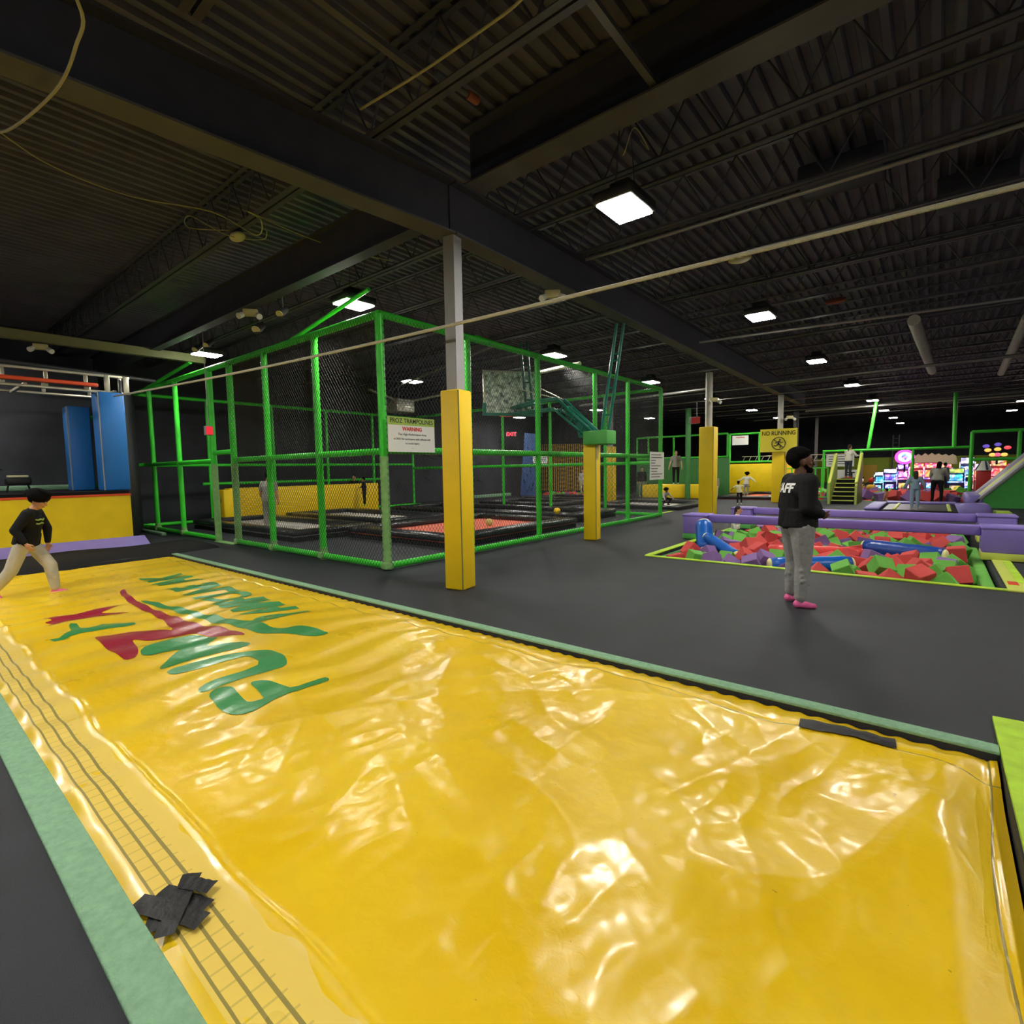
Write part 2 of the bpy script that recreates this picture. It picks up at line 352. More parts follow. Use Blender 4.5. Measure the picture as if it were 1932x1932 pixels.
# ================================================================ YELLOW AIRBAG
def sstep(t): t = max(0.0, min(1.0, t)); return t*t*(3-2*t)
def ridge(x, y, s, seed):
    n = noise.noise(Vector((x*s, y*s, seed))); return 1-min(1.0, abs(n)*3.2)
def crease(x, y, s, ang, seed, st=2.6):
    ca, sa = math.cos(ang), math.sin(ang); u = (x*ca+y*sa)*s; v = (-x*sa+y*ca)*s/st
    wx = noise.noise(Vector((x*.9, y*.9, seed+9)))*.8
    n = noise.noise(Vector((u+wx, v, seed))); return max(0.0, 1-abs(n)*5.5)**2
def bag_h(x, y):
    a, b, c, d = BAG
    de = min((x-a)/.5, (b-x)/.30, (y-c)/.10+.25, (d-y)/.22)
    e = sstep(de)
    z = -.034 + .018*e - .05*sstep((x-.08)/.2)*sstep((3.75-y)/.5)
    nearw = sstep((x+4.6)/2.4)
    def fold(sc, ang, seed, st):
        ca, sa = math.cos(ang), math.sin(ang); u = (x*ca+y*sa)*sc; v = (-x*sa+y*ca)*sc/st
        return .35-abs(noise.noise(Vector((u+.5*noise.noise(Vector((x*.7, y*.7, seed+4))), v, seed))))
    z += e*.018*noise.noise(Vector((x*.8, y*.8, 1.3)))
    z += e*(1-nearw)*(.010*math.sin(x*13+6*noise.noise(Vector((x*.5, y*.9, 4)))+y*.9) + .012*fold(2.6, .1, 2.2, 3.5))
    nearw2 = nearw*sstep((y-.72)/.5)
    z += e*nearw2*(.085*fold(.95, .35, 7.7, 2.0) + .045*fold(1.5, -.75, 3.3, 2.6) + .022*fold(3.4, .9, 8.1, 2.2) + .014*fold(6.0, -.2, 12.4, 2.5))
    z += e*.007*fold(4.2, 1.3, 5.5, 3) + .0018*noise.noise(Vector((x*17, y*17, 3)))*e
    if y > 3.50: z += .006*math.sin(x*46+2*noise.noise(Vector((x*6, y, 0))))*(1-e)**.5
    # crumpled edge of the pale flap
    fy = .82+.04*noise.noise(Vector((x*1.6, 0, 5)))
    z += .012*math.exp(-((y-fy)/.018)**2)
    if abs(y-3.52) < .012 or abs(x-.262+.02*math.sin(y*3)) < .006: z -= .006
    return z
def bag_mesh():
    mb = MB(); xs = []; x = BAG[0]+.012
    while x < BAG[1]-.012:
        xs.append(x); x += .011 + .022*min(1, max(0, (-x-.5)/6))
    xs.append(BAG[1]-.012)
    ny = 230; ys = [BAG[2]+.012+(BAG[3]-BAG[2]-.024)*j/ny for j in range(ny+1)]
    vs_ = [(x, y, bag_h(x, y)) for x in xs for y in ys]; n = ny+1
    mb.add(vs_, [(i*n+j, (i+1)*n+j, (i+1)*n+j+1, i*n+j+1) for i in range(len(xs)-1) for j in range(ny)], True)
    return mb
def bag_material():
    mt = mat('yellow_airbag_vinyl', (243, 196, 12), .30, coat=.25)
    nt = mt.node_tree; L = nt.links.new; b = nt.nodes['Principled BSDF']; N = nt.nodes.new
    tc = N('ShaderNodeTexCoord'); sx = N('ShaderNodeSeparateXYZ'); L(tc.outputs['Object'], sx.inputs[0])
    def math_(op, a, b_=None):
        m_ = N('ShaderNodeMath'); m_.operation = op
        for i, v in enumerate((a, b_)):
            if v is None: continue
            if isinstance(v, (int, float)): m_.inputs[i].default_value = v
            else: L(v, m_.inputs[i])
        return m_.outputs[0]
    n1 = N('ShaderNodeTexNoise'); n1.inputs['Scale'].default_value = 1.1; n1.inputs['Detail'].default_value = 6; L(tc.outputs['Object'], n1.inputs['Vector'])
    r = N('ShaderNodeValToRGB'); r.color_ramp.elements[0].position = .38; r.color_ramp.elements[1].position = .68
    r.color_ramp.elements[0].color = s2l((230, 188, 6)); r.color_ramp.elements[1].color = s2l((242, 204, 30)); L(n1.outputs['Fac'], r.inputs['Fac'])
    # dirt specks
    n2 = N('ShaderNodeTexNoise'); n2.inputs['Scale'].default_value = 26; n2.inputs['Detail'].default_value = 3; L(tc.outputs['Object'], n2.inputs['Vector'])
    sp = math_('GREATER_THAN', n2.outputs['Fac'], .755)
    mixd = N('ShaderNodeMix'); mixd.data_type = 'RGBA'; L(math_('MULTIPLY', sp, .45), mixd.inputs['Factor']); L(r.outputs['Color'], mixd.inputs['A']); mixd.inputs['B'].default_value = s2l((120, 92, 20))
    # pale flap near the front edge and its grey seams
    n3 = N('ShaderNodeTexNoise'); n3.inputs['Scale'].default_value = 2.6; L(tc.outputs['Object'], n3.inputs['Vector'])
    edge = math_('ADD', math_('MULTIPLY', n3.outputs['Fac'], .16), .72)
    band = math_('MULTIPLY', math_('LESS_THAN', sx.outputs['Y'], edge), math_('GREATER_THAN', sx.outputs['Y'], .555))
    band = math_('MULTIPLY', band, math_('GREATER_THAN', math_('ADD', n3.outputs['Fac'], 0.0), .33))
    mixb = N('ShaderNodeMix'); mixb.data_type = 'RGBA'; L(math_('MULTIPLY', band, .55), mixb.inputs['Factor']); L(mixd.outputs['Result'], mixb.inputs['A']); mixb.inputs['B'].default_value = s2l((236, 212, 130))
    acc = None
    for yy, w in ((.575, .005), (.635, .006), (.695, .007), (3.52, .005)):
        v = math_('LESS_THAN', math_('ABSOLUTE', math_('SUBTRACT', sx.outputs['Y'], yy)), w)
        acc = v if acc is None else math_('MAXIMUM', acc, v)
    wob = math_('MULTIPLY', math_('SINE', math_('MULTIPLY', sx.outputs['Y'], 3.0)), .02)
    v = math_('LESS_THAN', math_('ABSOLUTE', math_('SUBTRACT', math_('ADD', sx.outputs['X'], wob), .262)), .005); acc = math_('MAXIMUM', acc, v)
    # cross stitching inside the band
    cs = math_('LESS_THAN', math_('FRACT', math_('MULTIPLY', sx.outputs['X'], 13.0)), .12)
    cs = math_('MULTIPLY', cs, math_('MULTIPLY', math_('LESS_THAN', sx.outputs['Y'], .72), math_('GREATER_THAN', sx.outputs['Y'], .575)))
    acc = math_('MAXIMUM', math_('MULTIPLY', acc, .8), math_('MULTIPLY', cs, .28))
    mixs = N('ShaderNodeMix'); mixs.data_type = 'RGBA'; L(acc, mixs.inputs['Factor']); L(mixb.outputs['Result'], mixs.inputs['A']); mixs.inputs['B'].default_value = s2l((118, 112, 70))
    L(mixs.outputs['Result'], b.inputs['Base Color'])
    n4 = N('ShaderNodeTexNoise'); n4.inputs['Scale'].default_value = 20; n4.inputs['Detail'].default_value = 6; n4.inputs['Distortion'].default_value = .6; L(tc.outputs['Object'], n4.inputs['Vector'])
    bp = N('ShaderNodeBump'); bp.inputs['Strength'].default_value = .30; bp.inputs['Distance'].default_value = .006; L(n4.outputs['Fac'], bp.inputs['Height']); L(bp.outputs['Normal'], b.inputs['Normal'])
    mp = N('ShaderNodeMapping'); mp.inputs['Rotation'].default_value = (0, 0, .5); mp.inputs['Scale'].default_value = (1.0, .45, 1); L(tc.outputs['Object'], mp.inputs['Vector'])
    n6 = N('ShaderNodeTexNoise'); n6.noise_type = 'RIDGED_MULTIFRACTAL'; n6.inputs['Scale'].default_value = 3.2; n6.inputs['Detail'].default_value = 3; n6.inputs['Distortion'].default_value = .5; L(mp.outputs['Vector'], n6.inputs['Vector'])
    b2 = N('ShaderNodeBump'); b2.inputs['Strength'].default_value = .4; b2.inputs['Distance'].default_value = .012; L(n6.outputs['Fac'], b2.inputs['Height']); L(bp.outputs['Normal'], b2.inputs['Normal']); L(b2.outputs['Normal'], b.inputs['Normal'])
    n5 = N('ShaderNodeTexNoise'); n5.inputs['Scale'].default_value = 1.7; L(tc.outputs['Object'], n5.inputs['Vector'])
    mr = N('ShaderNodeMapRange'); mr.inputs['To Min'].default_value = .20; mr.inputs['To Max'].default_value = .42; L(n5.outputs['Fac'], mr.inputs['Value']); L(mr.outputs['Result'], b.inputs['Roughness'])
    return mt
bag = bag_mesh().build('airbag', bag_material())
tag(bag, 'huge glossy wrinkled yellow airbag with a green and red park logo', 'airbag')
M['loggreen'] = mat('logo_green', (52, 140, 76), .34, coat=.2, bump=.4, bscale=9); M['logred'] = mat('logo_crimson', (158, 26, 48), .34, coat=.2, bump=.4, bscale=9)
def drape_poly(name, pts, m_, parent, hf, off=.004, res=.05):
    bm = bmesh.new(); vs_ = [bm.verts.new((x, y, 0)) for x, y in pts]
    f = bm.faces.new(vs_); bmesh.ops.triangulate(bm, faces=[f])
    xa = min(p[0] for p in pts); xb = max(p[0] for p in pts); ya = min(p[1] for p in pts); yb = max(p[1] for p in pts)
    k = xa+res
    while k < xb: bmesh.ops.bisect_plane(bm, geom=bm.verts[:]+bm.edges[:]+bm.faces[:], plane_co=(k, 0, 0), plane_no=(1, 0, 0)); k += res
    k = ya+res
    while k < yb: bmesh.ops.bisect_plane(bm, geom=bm.verts[:]+bm.edges[:]+bm.faces[:], plane_co=(0, k, 0), plane_no=(0, 1, 0)); k += res
    for v in bm.verts: v.co.z = hf(v.co.x, v.co.y)+off
    bmesh.ops.recalc_face_normals(bm, faces=bm.faces[:])
    me = bpy.data.meshes.new(name)
    for fc in bm.faces:
        fc.smooth = True
        if fc.normal.z < 0: fc.normal_flip()
    bm.to_mesh(me); bm.free(); me.materials.append(m_)
    o = bpy.data.objects.new(name, me); C.objects.link(o); o.parent = parent; return o
def spline(pts, k=3):
    out = []; n = len(pts)
    for i in range(n):
        p0, p1, p2, p3 = [Vector(pts[(i+j-1) % n]) for j in range(4)]
        ang = (p2-p1).angle(p1-p0, 0) if (p1-p0).length > 1e-5 and (p2-p1).length > 1e-5 else 0
        for t in range(k):
            t /= k; a = .5*((2*p1)+(p2-p0)*t*.6+(2*p0-5*p1+4*p2-p3)*t*t*0+0*p1)
            q = p1.lerp(p2, t) if t else p1
            out.append((q.x, q.y))
    return out
LOGO = [
 ('letter_f', 'g', "-3.93 2.30,-3.86 2.30,-3.81 2.26,-3.85 1.85,-3.76 1.64,-3.78 1.57,-3.85 1.52,-4.02 1.50,-4.27 1.53,-4.37 1.57,-4.43 1.63,-4.42 1.69,-4.33 1.73,-4.16 1.70,-3.97 1.69,-3.94 1.80,-4.10 1.83,-4.27 1.84,-4.31 1.87,-4.29 1.93,-4.22 1.97,-4.09 2.00,-3.94 2.02"),
 ('letter_u', 'g', "-5.01 2.32,-4.94 2.36,-4.68 2.34,-4.56 2.30,-4.50 2.27,-4.46 2.21,-4.48 1.93,-4.46 1.74,-4.44 1.57,-4.47 1.53,-4.54 1.55,-4.61 1.65,-4.63 1.77,-4.63 1.93,-4.66 2.11,-4.98 2.14,-5.01 1.99,-5.00 1.76,-5.02 1.52,-5.09 1.50,-5.15 1.57,-5.16 1.82,-5.14 2.05"),
 ('letter_n', 'g', "-6.04 2.05,-5.92 2.14,-5.79 2.20,-5.66 2.08,-5.56 1.99,-5.52 2.17,-5.43 2.28,-5.33 2.30,-5.26 2.29,-5.21 2.24,-5.24 2.00,-5.25 1.84,-5.25 1.70,-5.21 1.54,-5.24 1.50,-5.32 1.52,-5.49 1.65,-5.66 1.81,-5.71 1.72,-5.75 1.58,-5.85 1.53,-5.95 1.55,-6.03 1.61,-6.07 1.70,-6.07 1.85"),
 ('letter_z', 'r', "-6.92 1.40,-6.86 1.50,-6.78 1.72,-6.60 1.89,-6.40 1.99,-6.92 2.06,-7.37 2.08,-8.13 2.09,-8.85 2.15,-9.25 2.21,-9.42 2.31,-8.85 2.23,-8.33 2.21,-7.63 2.18,-7.16 2.20,-6.77 2.23,-6.33 2.28,-6.10 2.38,-5.86 2.40,-5.61 2.41,-5.71 2.28,-5.89 2.17,-6.10 2.06,-6.19 1.91,-6.28 1.72,-6.44 1.61,-6.17 1.58,-5.93 1.53,-5.80 1.46,-5.80 1.39,-6.09 1.37,-6.32 1.37,-6.68 1.38"),
 ('red_jumper_figure', 'r', "-8.39 1.22,-8.32 1.32,-8.24 1.36,-8.22 1.50,-8.29 1.67,-8.43 1.87,-8.37 2.01,-8.21 1.86,-8.10 1.72,-7.82 1.97,-7.84 1.81,-7.92 1.64,-7.97 1.46,-8.00 1.36,-7.88 1.28,-7.83 1.17,-7.98 1.25,-8.10 1.19,-8.14 1.27"),
 ('green_jumper_figure', 'g', "-7.17 1.08,-7.14 1.15,-7.28 1.23,-7.37 1.30,-7.65 1.33,-7.74 1.36,-7.69 1.41,-7.41 1.39,-7.32 1.44,-7.45 1.59,-7.32 1.72,-7.13 1.82,-7.02 1.81,-7.02 1.72,-7.11 1.56,-7.14 1.43,-7.17 1.34,-7.14 1.25,-7.07 1.18,-7.07 1.10"),
 ('swoosh', 'g', "-8.48 2.25,-8.37 2.31,-7.78 2.35,-7.35 2.43,-6.89 2.46,-6.70 2.54,-6.30 2.58,-6.18 2.68,-6.14 2.83,-5.97 2.72,-5.72 2.72,-5.51 2.79,-5.48 2.92,-5.23 2.99,-5.00 3.01,-4.99 2.89,-5.18 2.72,-5.45 2.60,-5.67 2.50,-6.10 2.49,-6.36 2.39,-6.88 2.35,-7.21 2.30,-7.61 2.28,-7.91 2.24,-8.25 2.23")]
for nm, cc, pts in LOGO:
    pts = [tuple(float(q)*.948 for q in p.split()) for p in pts.split(',')]
    # the photo shows soft rounded lettering: one corner cutting pass
    q = []; cutr = .10 if 'figure' in nm else .17
    for i in range(len(pts)):
        a = Vector(pts[i]); b = Vector(pts[(i+1) % len(pts)]); q += [tuple(a.lerp(b, cutr)), tuple(a.lerp(b, 1-cutr))]
    drape_poly(nm, q, M['loggreen' if cc == 'g' else 'logred'], bag, bag_h)
def drape_text(name, body, size, org, ang, m_, xs, bold, shear=0.0):
    me = text_mesh(body, size, bold=bold, ext=0, align='LEFT', xs=xs, spacing=.92)
    bm = bmesh.new(); bm.from_mesh(me); bmesh.ops.triangulate(bm, faces=bm.faces[:])
    for _ in range(2): bmesh.ops.subdivide_edges(bm, edges=[e for e in bm.edges if e.calc_length() > .06], cuts=1, use_grid_fill=False); bmesh.ops.triangulate(bm, faces=bm.faces[:])
    ca, sa = math.cos(ang), math.sin(ang)
    for v in bm.verts:
        x = v.co.x+shear*v.co.y; y = v.co.y; X = org[0]+x*ca-y*sa; Y = org[1]+x*sa+y*ca; v.co = (X, Y, bag_h(X, Y)+.005)
    for f in bm.faces:
        f.smooth = True; f.normal_update()
        if f.normal.z < 0: f.normal_flip()
    bm.to_mesh(me); bm.free(); me.materials.append(m_); me.name = name
    o = bpy.data.objects.new(name, me); C.objects.link(o); o.parent = bag
drape_text('lettering', 'RAMPOLINE', .76, (-5.60, 3.13), PI, M['loggreen'], .74, .028, .1)
drape_text('lettering', 'PARK', .76, (-8.67, 3.11), PI, M['loggreen'], .52, .028, .1)
# black tape patches on the bag
def strip_on_bag(pts, w, off, mb):
    n = 14; a = Vector(pts[0]); b = Vector(pts[1]); d = (b-a).normalized(); nn = Vector((-d.y, d.x)); vs_ = []
    for i in range(n+1):
        p = a.lerp(b, i/n)
        for j in range(5):
            q = p + nn*w*(j/4-.5); vs_.append((q.x, q.y, max(bag_h(q.x, q.y), -.11 if q.y > .53 else -.02)+off+.002*math.sin(i*1.7+j)))
    mb.add(vs_, [(i*5+j, (i+1)*5+j, (i+1)*5+j+1, i*5+j+1) for i in range(n) for j in range(4)], True)
mb = MB(); strip_on_bag(((-2.28, .52), (-1.98, .64)), .07, .02, mb); strip_on_bag(((-2.02, .53), (-2.24, .70)), .07, .026, mb); strip_on_bag(((-2.26, .60), (-2.04, .68)), .06, .014, mb); strip_on_bag(((-2.16, .52), (-2.10, .62)), .12, .012, mb); strip_on_bag(((-2.22, .66), (-2.10, .72)), .06, .03, mb)
tag(mb.build('duct_tape_patch', M['tape']), 'crossed black tape strips on the airbag edge beside the green carpet', 'tape')
mb = MB(); strip_on_bag(((-.60, 3.53), (-.12, 3.58)), .13, .010, mb)
tag(mb.build('duct_tape_patch', M['tape']), 'long black tape strip on the far airbag seam, lower right', 'tape')
# edging strips around the bag
def strip(name, x0, x1, y0, y1, z, m_, label, cat='edging', h=.02):
    return tag(MB().rbox(((x0+x1)/2, (y0+y1)/2, z+h/2), (x1-x0, y1-y0, h), .006).build(name, M[m_]), label, cat)
strip('carpet_edging', -12.0, .33, 3.775, 3.885, 0, 'carpetgreen', 'pale green carpet strip along the far side of the airbag')
strip('carpet_edging', -12.0, 0.4, .365, .505, 0, 'carpetgreen', 'pale green carpet strip at the lower left, on the camera side of the airbag')
mb = MB(); mb.prism([(.33, 4.31), (.47, 4.32), (.62, 2.4), (.9, .3), (.5, .3), (.34, 2.55)], 'z', .0, .022)
tag(mb.build('carpet_edging', M['lime']), 'bright lime tape covered edge at the right end of the airbag', 'edging')
# black mat flap between the bag and the yellow box
mb = MB(); n = 24; vs_ = []
for i in range(n+1):
    y = .2+4.6*i/n
    for j, (xx, zz) in enumerate(((-14.2, .03), (-13.2, .06), (-12.5, .05), (-11.95-.15*(y > 3), -.02), (-11.8, -.09))):
        xo = (.35 if y < 1.3 else .1)*(j > 2)
        vs_.append((xx+xo, y, zz+.015*math.sin(y*3+j)))
mb.add(vs_, [(i*5+j, (i+1)*5+j, (i+1)*5+j+1, i*5+j+1) for i in range(n) for j in range(4)], True)
tag(mb.build('black_mat_flap', M['blackcloth']), 'black fabric mat sloping down to the far end of the airbag', 'mat')
# ================================================================ NET CAGE
CX0, CX1, CY0, CY1, CH = -19.0, -6.9, 5.25, 16.1, 4.08
cage = empty('net_cage', ((CX0+CX1)/2, (CY0+CY1)/2, 0)); tag(cage, 'tall bright green padded frame cage with black netting around the black trampolines', 'cage')
cl = Vector((-(CX0+CX1)/2, -(CY0+CY1)/2, 0))
def part(mb, name, m_): o = mb.build(name, m_, cage); o.location = cl; return o
R = .062
near_x = [CX1, -8.80, -10.70, -12.33, -13.42, -15.6, -17.6, -19.0]; right_y = [7.24, 9.45, 11.95, 13.8, 16.1]
far_x = [-8.9, -11.2, -13.5, -15.8]; left_y = [7.3, 9.5, 11.7, 13.9, 16.1]
def post(x, y, r=R): 
    mb = MB().tube((x, y, .02), (x, y, CH), r, n=16); o = part(mb, 'post', M['green']); return o
for x in near_x[:-1]:
    p = post(x, CY0, .068 if x in (CX1, -12.33, -13.42) else R)
    w = MB()
    if x in (CX1, -12.33, -13.42): w.tube((x, CY0, .02), (x, CY0, 1.85), .0715, n=16)
    else: w.tube((x, CY0, 0), (x, CY0, .22), .068, n=16)
    w.build('worn_wrap', M['worn'], p)
for y in right_y: post(CX1, y)
for x in far_x: post(x, CY1, .055)
for y in left_y: post(CX0, y, .055)
def rail(a, b, z, r=.055, name='rail', m_='green'): return part(MB().tube((*a, z), (*b, z), r, n=12), name, M[m_])
for z in (CH,): rail((CX0, CY0), (CX1, CY0), z, .06); rail((CX1, CY0), (CX1, CY1), z, .06); rail((CX0, CY1), (CX1, CY1), z); rail((CX0, CY0), (CX0, CY1), z)
for a, b in ((-6.9, -12.33), (-13.42, -19.0)):
    rail((a, CY0), (b, CY0), .07); rail((a, CY0), (b, CY0), 1.93)
rail((-12.33, CY0), (-13.42, CY0), 2.12)
rail((CX1, CY0), (CX1, CY1), .07); rail((CX1, CY0), (CX1, CY1), 1.95, .06)
rail((CX0, CY1), (CX1, CY1), .07); rail((CX0, CY1), (CX1, CY1), 1.75); rail((CX0, CY0), (CX0, CY1), .07); rail((CX0, CY0), (CX0, CY1), 1.93, .05)
rail((CX0, CY0+1.8), (CX0, CY1-1.5), 1.30, .05)
for x in near_x[:4]+[-15.6, -17.6]: part(MB().rbox((x, CY0-.01, .08), (.15, .17, .13), .03), 'joint_collar', M['worn'])
for y in right_y: part(MB().rbox((CX1, y, .08), (.15, .13, .12), .03), 'joint_collar', M['green'])
# roof braces of the cage
part(MB().tube((-18.6, CY0+.1, 4.12), (-15.3, CY0+.3, 4.55), .05, n=10), 'brace', M['green2'])
part(MB().tube((CX1-.1, 8.8, 4.1), (-8.3, 9.0, 4.65), .05, n=8), 'brace', M['green2'])
part(MB().tube((-8.4, 15.9, 4.05), (-8.9, 15.9, 2.9), .05, n=8), 'brace', M['green2'])
part(MB().tube((-9.6, CY0, 4.12), (-7.4, CY0+.2, 4.62), .035, n=8), 'brace', M['green2'])
# diamond netting from real cords
def net(a, b, z0, z1, sp=.075, r=.0034, slope=1.35):
    """a,b: horizontal end points; flat ribbons crossing at +-slope, clipped to the rectangle"""
    a = Vector(a); b = Vector(b); Lx = (b-a).length; d = (b-a)/Lx; nrm = Vector((-d.y, d.x)); H = z1-z0; mb = MB()
    for sg, off in ((1, 0), (-1, .004)):
        u = -H/slope
        while u < Lx:
            ua, ub = u, u+H/slope; za, zb = (z0, z1) if sg > 0 else (z1, z0)
            t0 = max(0, -ua/(ub-ua)); t1 = min(1, (Lx-ua)/(ub-ua))
            if t1-t0 > .01:
                p = a+d*(ua+(ub-ua)*t0)+nrm*off; q = a+d*(ua+(ub-ua)*t1)+nrm*off
                mb.tube((p.x, p.y, za+(zb-za)*t0), (q.x, q.y, za+(zb-za)*t1), r, n=3, cap=False, smooth=False)
            u += sp
    return mb
part(net((CX1, CY0-.08), (-12.3, CY0-.08), .05, CH, .075), 'net', M['net'])
part(net((CX1+.08, CY0), (CX1+.08, CY1), .05, CH, .075), 'net', M['net'])
part(net((CX1, CY1+.06), (-13.5, CY1+.06), 0.05, CH, .15, .004), 'net', M['net'])
# gate sill
tag(MB().rbox((-12.87, 5.2, .012), (1.0, .16, .022), .008).build('gate_sill', M['worn']), 'flat pale sill in the open gateway of the net cage', 'sill')
# signs on the cage
def sign(name, org, xd, yd, w, h, label, lines, base='white', header=None, parent=None, th=.012):
    """org: upper left corner; xd to the right, yd up"""
    x = Vector(xd).normalized(); y = Vector(yd).normalized(); n = x.cross(y).normalized(); o = Vector(org)
    root = MB()
    P = lambda u, v, k=0: o+x*u-y*v+n*k
    vs_ = [P(0, 0), P(w, 0), P(w, h), P(0, h), P(0, 0, -th), P(w, 0, -th), P(w, h, -th), P(0, h, -th)]
    root.add(vs_, [(0, 3, 2, 1), (4, 5, 6, 7), (0, 1, 5, 4), (1, 2, 6, 5), (2, 3, 7, 6), (3, 0, 4, 7)])
    b = root.build(name, M[base]); tag(b, label, 'sign')
    if header:
        hb = MB(); hb.add([P(0, 0, .002), P(w, 0, .002), P(w, header, .002), P(0, header, .002)], [(0, 3, 2, 1)]); hb.build('header_band', M['limeink'], b)
    for (body, size, v, m_, xs, bold) in lines:
        c = P(w/2, v, .004); Mx = frame(c, x, y)
        text('lettering', body, size, Mx, M[m_], b, ext=.0004, xs=xs, bold=bold)
    return b, P, x, y
cs = CX1+.17
sign('warning_sign', (cs, 5.22, 2.48), (0, 1, 0), (0, 0, 1), .98, .56, 'white warning sign with a lime header hung on the net beside the nearest cage corner',
     [('PROZ TRAMPOLINES', .105, .095, 'ink', .93, .0012), ('WARNING', .085, .215, 'redink', 1, .003), ('This High Performance Area', .052, .292, 'ink', 1, 0), ('is ONLY for participants with sufficient skill', .047, .365, 'ink', .93, 0), ('to avoid injury.', .050, .435, 'ink', 1, 0), ('*  *', .03, .515, 'redink', 1, 0)], header=.13)
def line_bars(b, P, rows, m_='ink', h=.014):
    mb = MB()
    for (v, u0, u1) in rows: mb.add([P(u0, v, .003), P(u1, v, .003), P(u1, v+h, .003), P(u0, v+h, .003)], [(0, 3, 2, 1)])
    mb.build('small_print', M[m_], b)
b, P, _, _ = sign('rules_sign', (CX1+.12, 15.05, 2.08), (0, 1, 0), (0, 0, 1), 1.05, .86, 'white rules notice hanging on the far right corner post of the net cage', [])
line_bars(b, P, [(.08+.085*i, .07, .07+[.75, .82, .35, .3, .72, .5, .45, .85, .66][i]) for i in range(9)], h=.022)
tag(b, cat='sign')
# ---------------------------------------------------------------- trampolines inside the cage
def trampoline(x0, x1, y0, y1, z, pw, bed, label, tilt=0):
    root = empty('trampoline', ((x0+x1)/2, (y0+y1)/2, 0)); ox, oy = (x0+x1)/2, (y0+y1)/2; w, l = (x1-x0), (y1-y0)
    MB().box((0, 0, z-.10), (w-.1, l-.1, .012)).build('bed', M[bed], root)
    for nm, cx, cy, a, b_ in (('p', -w/2+pw/2, 0, pw, l), ('p', w/2-pw/2, 0, pw, l), ('p', 0, -l/2+pw/2, w-2*pw, pw), ('p', 0, l/2-pw/2, w-2*pw, pw)):
        MB().rbox((cx, cy, z-.02), (a+.01, b_+.01, .13), .04).build('pad', M['blackvinyl'], root)
    MB().box((0, 0, (z-.11)/2), (w-.06, l-.06, z-.115)).build('base', M['blackcloth'], root)
    return tag(root, label, 'trampoline')
trampoline(-11.3, -7.6, 7.4, 12.2, .22, .42, 'redbed', 'black padded trampoline with a red bed in the near right of the cage')
trampoline(-17.4, -11.5, 6.1, 8.4, .22, .36, 'silverbed', 'long low trampoline with a pale bed just inside the gate')
trampoline(-17.4, -11.9, 9.0, 11.6, .22, .40, 'silverbed', 'second long pale bed trampoline, between the gate trampoline and the yellow wall')
trampoline(-16.6, -8.2, 13.0, 15.6, .22, .5, 'blackvinyl', 'all black trampoline along the far side of the cage')
for (x, y, m_, l) in ((-9.2, 10.35, mat('pale_ball', (200, 195, 120), .6), 'small pale yellow ball on the red trampoline bed'), (-8.55, 12.6, M['ypad'], 'small bright yellow ball behind the red trampoline'), (-7.6, 13.1, M['bluebag'], 'small blue ball inside the cage at the far right fence')):
    tag(MB().ell((0, 0, 0), .10).build('foam_ball', m_, None, (x, y, .22 if 'red trampoline bed' in l else (.10 if 'blue' in l else .385))), l, 'ball')
# yellow wall pad inside the cage
root = empty('padded_wall_box', (-18.2, 10.4, 0))
MB().rbox((0, 0, .58), (.42, 5.9, 1.14), .03).build('yellow_padding', M['ypad'], root)
MB().rbox((.05, -3.05, .56), (.62, .30, 1.10), .03).build('end_pad', M['ypad'], root)
mb = MB(); mb.path([(.1+.12*math.cos(a), -3.205, .83+.12*math.sin(a)) for a in [i*2*PI/20 for i in range(21)]], .008, 6); mb.path([(.1+.06*math.cos(a), -3.205, .80+.05*math.sin(a)) for a in [PI+i*PI/8 for i in range(9)]], .008, 5); mb.build('round_emblem', M['seam'], root)
tag(root, 'long yellow padded box along the left wall inside the net cage', 'padding')

# ================================================================ BASKETBALL HOOP
hoop = empty('basketball_hoop', (-6.0, 10.25, 2.30)); HO = Vector((-6.0, 10.25, 2.30)); tag(hoop, 'basketball hoop with a dirty glass backboard on a teal truss arm', 'basketball hoop')
def hp(mb, name, m_, parent=None): 
    mb.v = [tuple(Vector(v)-HO) for v in mb.v]; return mb.build(name, M[m_], parent or hoop)
bl = Vector((-8.75, 9.75, 0)); br = Vector((-7.95, 11.0, 0)); bd = (br-bl).normalized(); bn = Vector((bd.y, -bd.x, 0)); bc = (bl+br)/2
M['glassbb'] = mat('dirty_backboard', (84, 100, 98), .35, rgb2=(250, 255, 244), vscale=11, detail=2)
rr = Matrix.Rotation(math.atan2(bd.y, bd.x), 3, 'Z'); W = (br-bl).length
hp(MB().box((bc.x, bc.y, 3.52), (W, .03, 1.02), rot=rr), 'backboard', 'glassbb')
mb = MB()
for z in (3.0, 4.04): hp(MB().box((bc.x, bc.y, z), (W+.05, .05, .045), rot=rr), 'backboard_trim', 'silver')
mb = MB()
for e in (bl, br): hp(MB().box((e.x, e.y, 3.52), (.045, .055, 1.06), rot=rr), 'backboard_side_trim', 'silver')
mb = MB(); mb.box((bc.x, bc.y, 2.99), (W+.08, .07, .07), rot=rr)
for e in (bl, br): mb.box((e.x, e.y, 3.12), (.07, .07, .28), rot=rr)
hp(mb, 'backboard_padding', 'teal')
rc = bc - bn*(-.0) + bn*(-1)*.0
f = -bn if (bc-bn).x < bc.x else bn
ring = bc + f*.38
mb = MB().path([(ring.x+.225*math.cos(a), ring.y+.225*math.sin(a), 3.0) for a in [i*2*PI/24 for i in range(25)]], .01, 6).tube((bc.x, bc.y, 3.0), (bc.x+f.x*.16, bc.y+f.y*.16, 3.0), .03)
